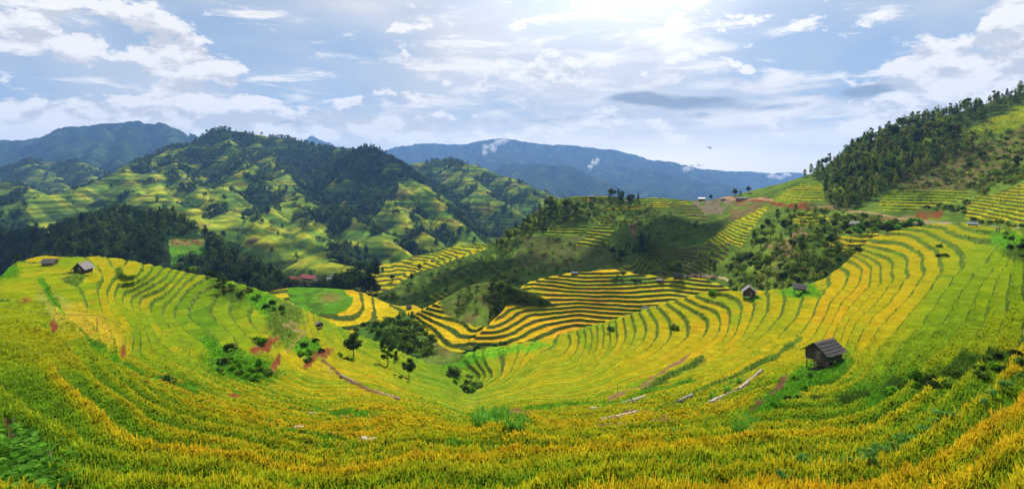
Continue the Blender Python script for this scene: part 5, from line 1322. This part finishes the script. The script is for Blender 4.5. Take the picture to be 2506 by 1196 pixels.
q = Vector(P(731, 699, 395))
for dx, dy, L_, lb in [(-3, 0, 11, 'front left wing of the red-roofed school in the valley'), (5.5, 6, 13, 'rear right wing of the red-roofed school in the valley')]:
    house(q + Vector((dx, dy, 0)), math.radians(66), L_, 5.5, 5.2, 1.7, PLASTER, REDROOF, lb, nw=5, storeys=2, cat='school', name='school_building')
for i, (px, py, w_) in enumerate([(772, 690, 10), (784, 686, 12), (797, 683, 11), (806, 680, 10), (815, 673, 9), (790, 681, 9), (779, 683, 9)]):
    v = Vector(P(px, py + 5, 410 + i * 4)); o = house(v, rr.uniform(1, 2), 8, 6, 3, 1.8, PLASTERW, METALB, 'grey-roofed village house in the cluster right of the red school', 'grey village houses'); k = w_ / F * v.y / 8; o.scale = (k,) * 3
for i, (px, py, w_) in enumerate([(1068, 566, 11), (1078, 565, 13), (1088, 567, 9)]):
    far_house(px, py, w_, METAL, 'pale farmhouse in the cluster low on the centre mountain', 'farmhouses low on the centre mountain')
for i, (px, py, w_) in enumerate([(238, 492, 9), (246, 489, 6), (376, 422, 7), (450, 437, 7), (448, 440, 5), (383, 374, 6), (950, 478, 7), (992, 518, 6), (1002, 521, 6), (1034, 556, 6), (880, 470, 5), (1140, 425, 5), (1168, 430, 5), (1185, 440, 6), (1200, 436, 5), (1215, 446, 6), (1228, 440, 5), (1090, 435, 5), (1060, 440, 5), (1120, 436, 5), (590, 560, 5), (625, 480, 5), (30, 455, 6), (60, 452, 6), (665, 555, 5), (1260, 452, 5)]):
    far_house(px, py, w_, [METAL, ROOFG][i % 2], 'speck of a pale farmhouse high on the far green slopes', 'scattered farmhouses on the far slopes')
fl = [p for p in fl]
fp = np.array(fl); g = RNG.uniform(.6, 1.2, len(fp)); far_wood('forest', fp, 9 * g, 3.0 * g, 80, [(.025, .05, .014), (.04, .07, .016), (.018, .036, .012)], 86, .15, .27)


# stone walls, rocks
def stones(name, sheet, pts, size, label, cat, mat, seed, n=None, group=None, rows=2):
    r = random.Random(seed); v = []; fs = []; size *= .72
    P3 = [sheet.at(*p) for p in pts]; seglen = [(b - a).length for a, b in zip(P3[:-1], P3[1:])]; tot = sum(seglen); k = n or int(tot / (size * .75)); org = P3[0]
    bm = MB()
    for i in range(k):
        for row in range(rows):
            d = tot * (i + r.uniform(0, 1)) / k; j = 0
            while j < len(seglen) - 1 and d > seglen[j]: d -= seglen[j]; j += 1
            c = P3[j].lerp(P3[j + 1], min(1, d / max(seglen[j], 1e-6))) - org + Vector((r.uniform(-.3, .3) * size, r.uniform(-.3, .3) * size, size * (.25 + .55 * row)))
            rad = size * r.uniform(.45, .8); vs = []
            for a in range(3):
                zz = (-.8, 0, .75)[a]; rr_ = (.65, 1, .6)[a]
                for b in range(6): t = b * 1.047 + r.uniform(-.25, .25); vs.append(c + Vector((math.cos(t) * rr_ * rad * r.uniform(.8, 1.15), math.sin(t) * rr_ * rad * r.uniform(.7, 1.0), zz * rad * .75)))
            f = [tuple(range(5, -1, -1)), tuple(range(12, 18))] + [(a * 6 + b, a * 6 + (b + 1) % 6, (a + 1) * 6 + (b + 1) % 6, (a + 1) * 6 + b) for a in range(2) for b in range(6)]
            bm.add(vs, f)
    o = bm.build(name, mat); o.location = org; tag(o, label, cat, group); return o


for pts, sz, lb, mt in [([(1488, 997), (1520, 991), (1550, 983), (1578, 974)], .42, 'pale stone wall, upper of the two right of the centre foreground', STONE), ([(1472, 1031), (1510, 1024), (1540, 1016), (1566, 1009)], .36, 'pale stone wall, lower of the two right of the centre foreground', STONE), ([(1632, 997), (1665, 985), (1695, 970)], .42, 'short reddish stone wall left of the long stone wall', ROCK),
                        ([(1738, 989), (1775, 972), (1810, 955), (1840, 930), (1864, 908)], .45, 'long pale stone wall climbing towards the big stilt hut', STONE), ([(1446, 1003), (1470, 1000)], .35, 'short low stone wall left of the upper pale wall', STONE), ([(832, 918), (868, 936), (905, 954), (940, 968), (976, 978)], .34, 'dark earth and stone edging below the orange rice on the left', ROCK), ([(735, 786), (750, 794), (762, 806)], .30, 'bit of white stone edging above the red gully', STONE), ([(795, 892), (808, 912), (812, 922)], .30, 'stone edging beside the bare patch near the round tree', STONE), ([(1690, 1030), (1640, 1042), (1600, 1048)], .20, 'low dark stone line in the right foreground rice', ROCK)]:
    stones('stone_wall', L0, pts, sz, lb, 'stone wall', mt, hash(lb) % 1000 if False else len(lb), rows=2 if sz > .3 else 1)
for px, py, sz, k, lb in [(770, 1014, .55, 5, 'flat pale rocks in the left centre rice'), (733, 1048, .55, 4, 'rounded pale rocks left of the foreground bank'), (900, 1080, .75, 6, 'low pale rock slab in the foreground bank'), (842, 1020, .4, 4, 'reddish rocks by the green strip left of centre'), (1242, 1058, .4, 4, 'white rocks below the reed patch'), (1502, 1040, .35, 3, 'pale boulder at the end of the low dark stone line'), (1745, 1000, .4, 3, 'reddish boulder below the long stone wall'), (828, 1062, .35, 3, 'upright rock in the foreground bank'), (1810, 925, .4, 3, 'brown boulder above the long stone wall'), (1268, 1012, .4, 5, 'red-brown stones behind the reed patch')]:
    stones('rock', L0, [(px - 14, py), (px + 14, py + 1)], sz, lb, 'rocks', ROCK if 'red' in lb or 'brown' in lb else STONE, px, n=k, rows=1)


def stake(sheet, px, py, hpx, rad, label, lean=0.0, mat=None):
    p = sheet.at(px, py); h = hpx / F * p.y; m_ = MB(); m_.tube([(0, 0, -.3), (lean * h * .5, 0, h * .55), (lean * h, .02, h)], [rad, rad * .9, rad * .75], 7)
    o = m_.build('wooden_stake', mat or WOOD_L, None, True); o.location = p; tag(o, label, 'stake'); return o


stake(L0, 121, 1150, 46, .04, 'thick stake among the leaves in the bottom left corner'); stake(L0, 26, 1065, 44, .03, 'thin leaning stake at the left edge above the squash leaves', .2); stake(L0, 1512, 966, 30, .04, 'thin pole in the rice above the upper pale stone wall', -.1)
stake(L0, 1128, 880, 20, .08, 'bare stump pole on the crest of the left terraces near the gully') if False else None
stake(L0, 2440, 568, 16, .12, 'left of two dark posts at the end of the upper right terraces', 0, WOOD); stake(L0, 2446, 569, 16, .12, 'right of two dark posts at the end of the upper right terraces', 0, WOOD)
stake(L0, 238, 810, 36, .05, 'cable pole in the left rice')
stake(L0, 990, 870, 20, .06, 'thin dead trunk on the rice behind the layered tree', .1); stake(L0, 976, 884, 16, .06, 'short dead trunk on the rice behind the layered tree', -.1); stake(L0, 462, 870, 20, .04, 'thin pole on the terraces above the overgrown bank', .15)
a = L0.at(-60, 765); b = L0.at(238, 810); a = a + Vector((0, 0, 1.6)); b = b + Vector((0, 0, 2.0)); c = L0.at(420, 830) + Vector((0, 0, 1.2))
cb = MB()
for s_, e_ in ((a, b), (b, c)):
    cb.tube([s_.lerp(e_, k / 12) - Vector((0, 0, .5 * (1 - (2 * k / 12 - 1) ** 2))) for k in range(13)], .022, 5)
co = cb.build('cable', mat_plain('cable', (.05, .045, .04), .7), None, True); tag(co, 'dark sagging cable across the left rice field', 'cable')

# dragonfly close to the lens, against the bright sky
dq = Vector(P(1733, 362, 4.6)); dt = empty('dragonfly', dq, math.radians(24)); tag(dt, 'dark dragonfly in flight against the bright sky', 'dragonfly'); dt.rotation_euler = (0, math.radians(22), 0)
DARK = mat_plain('insect_body', (.045, .04, .03), .5)
m_ = MB(); m_.tube([(-.026, 0, 0), (-.010, 0, .001), (.006, 0, .002), (.012, 0, .003), (.019, 0, .003), (.023, 0, .003)], [.0009, .0012, .0015, .0036, .0034, .0012], 7); m_.build('body', DARK, dt, True)
m_ = MB(); m_.tube([(.022, -.002, .003), (.0245, 0, .003), (.027, 0, .003)], [.002, .0028, .0012], 7); m_.build('head', DARK, dt, True)
wm, t, out = new_mat('insect_wing'); tb = t.new('ShaderNodeBsdfTransparent'); db = t.new('ShaderNodeBsdfDiffuse'); db.inputs[0].default_value = (.28, .25, .18, 1); ms = t.new('ShaderNodeMixShader'); ms.inputs[0].default_value = .35
t.l.new(tb.outputs[0], ms.inputs[1]); t.l.new(db.outputs[0], ms.inputs[2]); t.l.new(ms.outputs[0], out.inputs['Surface'])
for sy_ in (-1, 1):
    for x0, sw in ((.014, .006), (.009, -.010)):
        m_ = MB(); m_.slab([(x0 - .003, sy_ * .003, .005), (x0 + .003, sy_ * .003, .005), (x0 + sw + .004, sy_ * .034, .013), (x0 + sw - .005, sy_ * .032, .013)][::sy_], .0002); m_.build('wing', wm, dt)


# wisps of cloud hanging in front of the far mountains
wmat, t, out = new_mat('cloud_vapour'); tb = t.new('ShaderNodeBsdfTransparent'); db = t.new('ShaderNodeBsdfDiffuse'); db.inputs[0].default_value = (.9, .9, .9, 1); tl = t.new('ShaderNodeBsdfTranslucent'); tl.inputs[0].default_value = (.9, .9, .9, 1)
m1 = t.new('ShaderNodeMixShader'); m1.inputs[0].default_value = .5; t.l.new(db.outputs[0], m1.inputs[1]); t.l.new(tl.outputs[0], m1.inputs[2])
m2 = t.new('ShaderNodeMixShader'); m2.inputs[0].default_value = .16; t.l.new(tb.outputs[0], m2.inputs[1]); t.l.new(m1.outputs[0], m2.inputs[2]); t.l.new(m2.outputs[0], out.inputs['Surface'])


def cloud_wisp(px, py, wpx, hpx, D, label, seed):
    """a drift of thin vapour built from many faint overlapping sheets"""
    rng = np.random.default_rng(seed); sx = wpx / F * D / 2; sz = hpx / F * D / 2; cl = []
    for k in range(9):
        u = rng.uniform(-1, 1); cl.append((u * sx * .8, rng.uniform(-.3, .3) * sx, (u * .45 + rng.uniform(-.45, .45)) * sz, sx * rng.uniform(.16, .34), sz * rng.uniform(.22, .45)))
    V, Fc, C = leaf_mesh(cl, 46, sx * .13, [(1, 1, 1)], rng, up=0.2, fill=.6)
    o = mesh_np('cloud', V, Fc, wmat, C, False); o.location = P(px, py, D); tag(o, label, 'cloud')


cloud_wisp(1212, 358, 70, 50, 6200, 'white wisp of cloud in front of the highest blue ridge', 3)
cloud_wisp(1448, 403, 44, 36, 4600, 'small white puff of cloud low on the blue mountain', 5)
cloud_wisp(1690, 411, 60, 20, 6000, 'faint wisp of cloud on the right shoulder of the blue mountain', 7)
cloud_wisp(1905, 432, 70, 14, 7200, 'low flat cloud at the right end of the blue range', 9)


# unseen clouds added above the view, placed to throw shade on woods and hollows
cmat, t, out = new_mat('shade_cloud'); db = t.new('ShaderNodeBsdfDiffuse'); db.inputs[0].default_value = (.85, .86, .88, 1); tl = t.new('ShaderNodeBsdfTranslucent'); tl.inputs[0].default_value = (.85, .86, .88, 1)
m1 = t.new('ShaderNodeMixShader'); m1.inputs[0].default_value = .3; t.l.new(db.outputs[0], m1.inputs[1]); t.l.new(tl.outputs[0], m1.inputs[2]); t.l.new(m1.outputs[0], out.inputs['Surface'])


def shade_cloud(shade_px, shade_py, D, rx, ry, height, seed, label):
    import bmesh
    r = random.Random(seed); g0 = Vector(P(shade_px, shade_py, D)); c = g0 + sv * (height / sv.z)
    b = bmesh.new(); bmesh.ops.create_icosphere(b, subdivisions=5, radius=1.0)
    co = np.array([v.co[:] for v in b.verts]); a_ = np.arctan2(co[:, 1], co[:, 0])
    k = 1 + .55 * fbm(co[:, 0] * 2.2 + seed, co[:, 1] * 2.2, 4, seed) + .25 * fbm(co[:, 0] * 6, co[:, 1] * 6 + co[:, 2] * 6, 3, seed + 3)
    kz = 1 + .5 * fbm(co[:, 0] * 4, co[:, 1] * 4, 4, seed + 9)
    for v, kk, kq in zip(b.verts, k, kz): v.co = Vector((v.co.x * rx * kk, v.co.y * ry * kk, v.co.z * (90 if v.co.z > 0 else 18) * kq))
    me = bpy.data.meshes.new('cloud'); b.to_mesh(me); b.free(); me.materials.append(cmat); me.polygons.foreach_set('use_smooth', np.ones(len(me.polygons), bool))
    o = bpy.data.objects.new('cloud', me); COL.objects.link(o); o.location = c; tag(o, kind='structure')  # added out of view to block the sun over one slope


for a in [(900, 440, 1300, 130, 150, 1150, 2, ''), (1230, 655, 340, 62, 34, 900, 7, ''), (1600, 610, 360, 44, 36, 900, 5, ''), (140, 570, 540, 120, 60, 1000, 9, '')]: shade_cloud(*a)
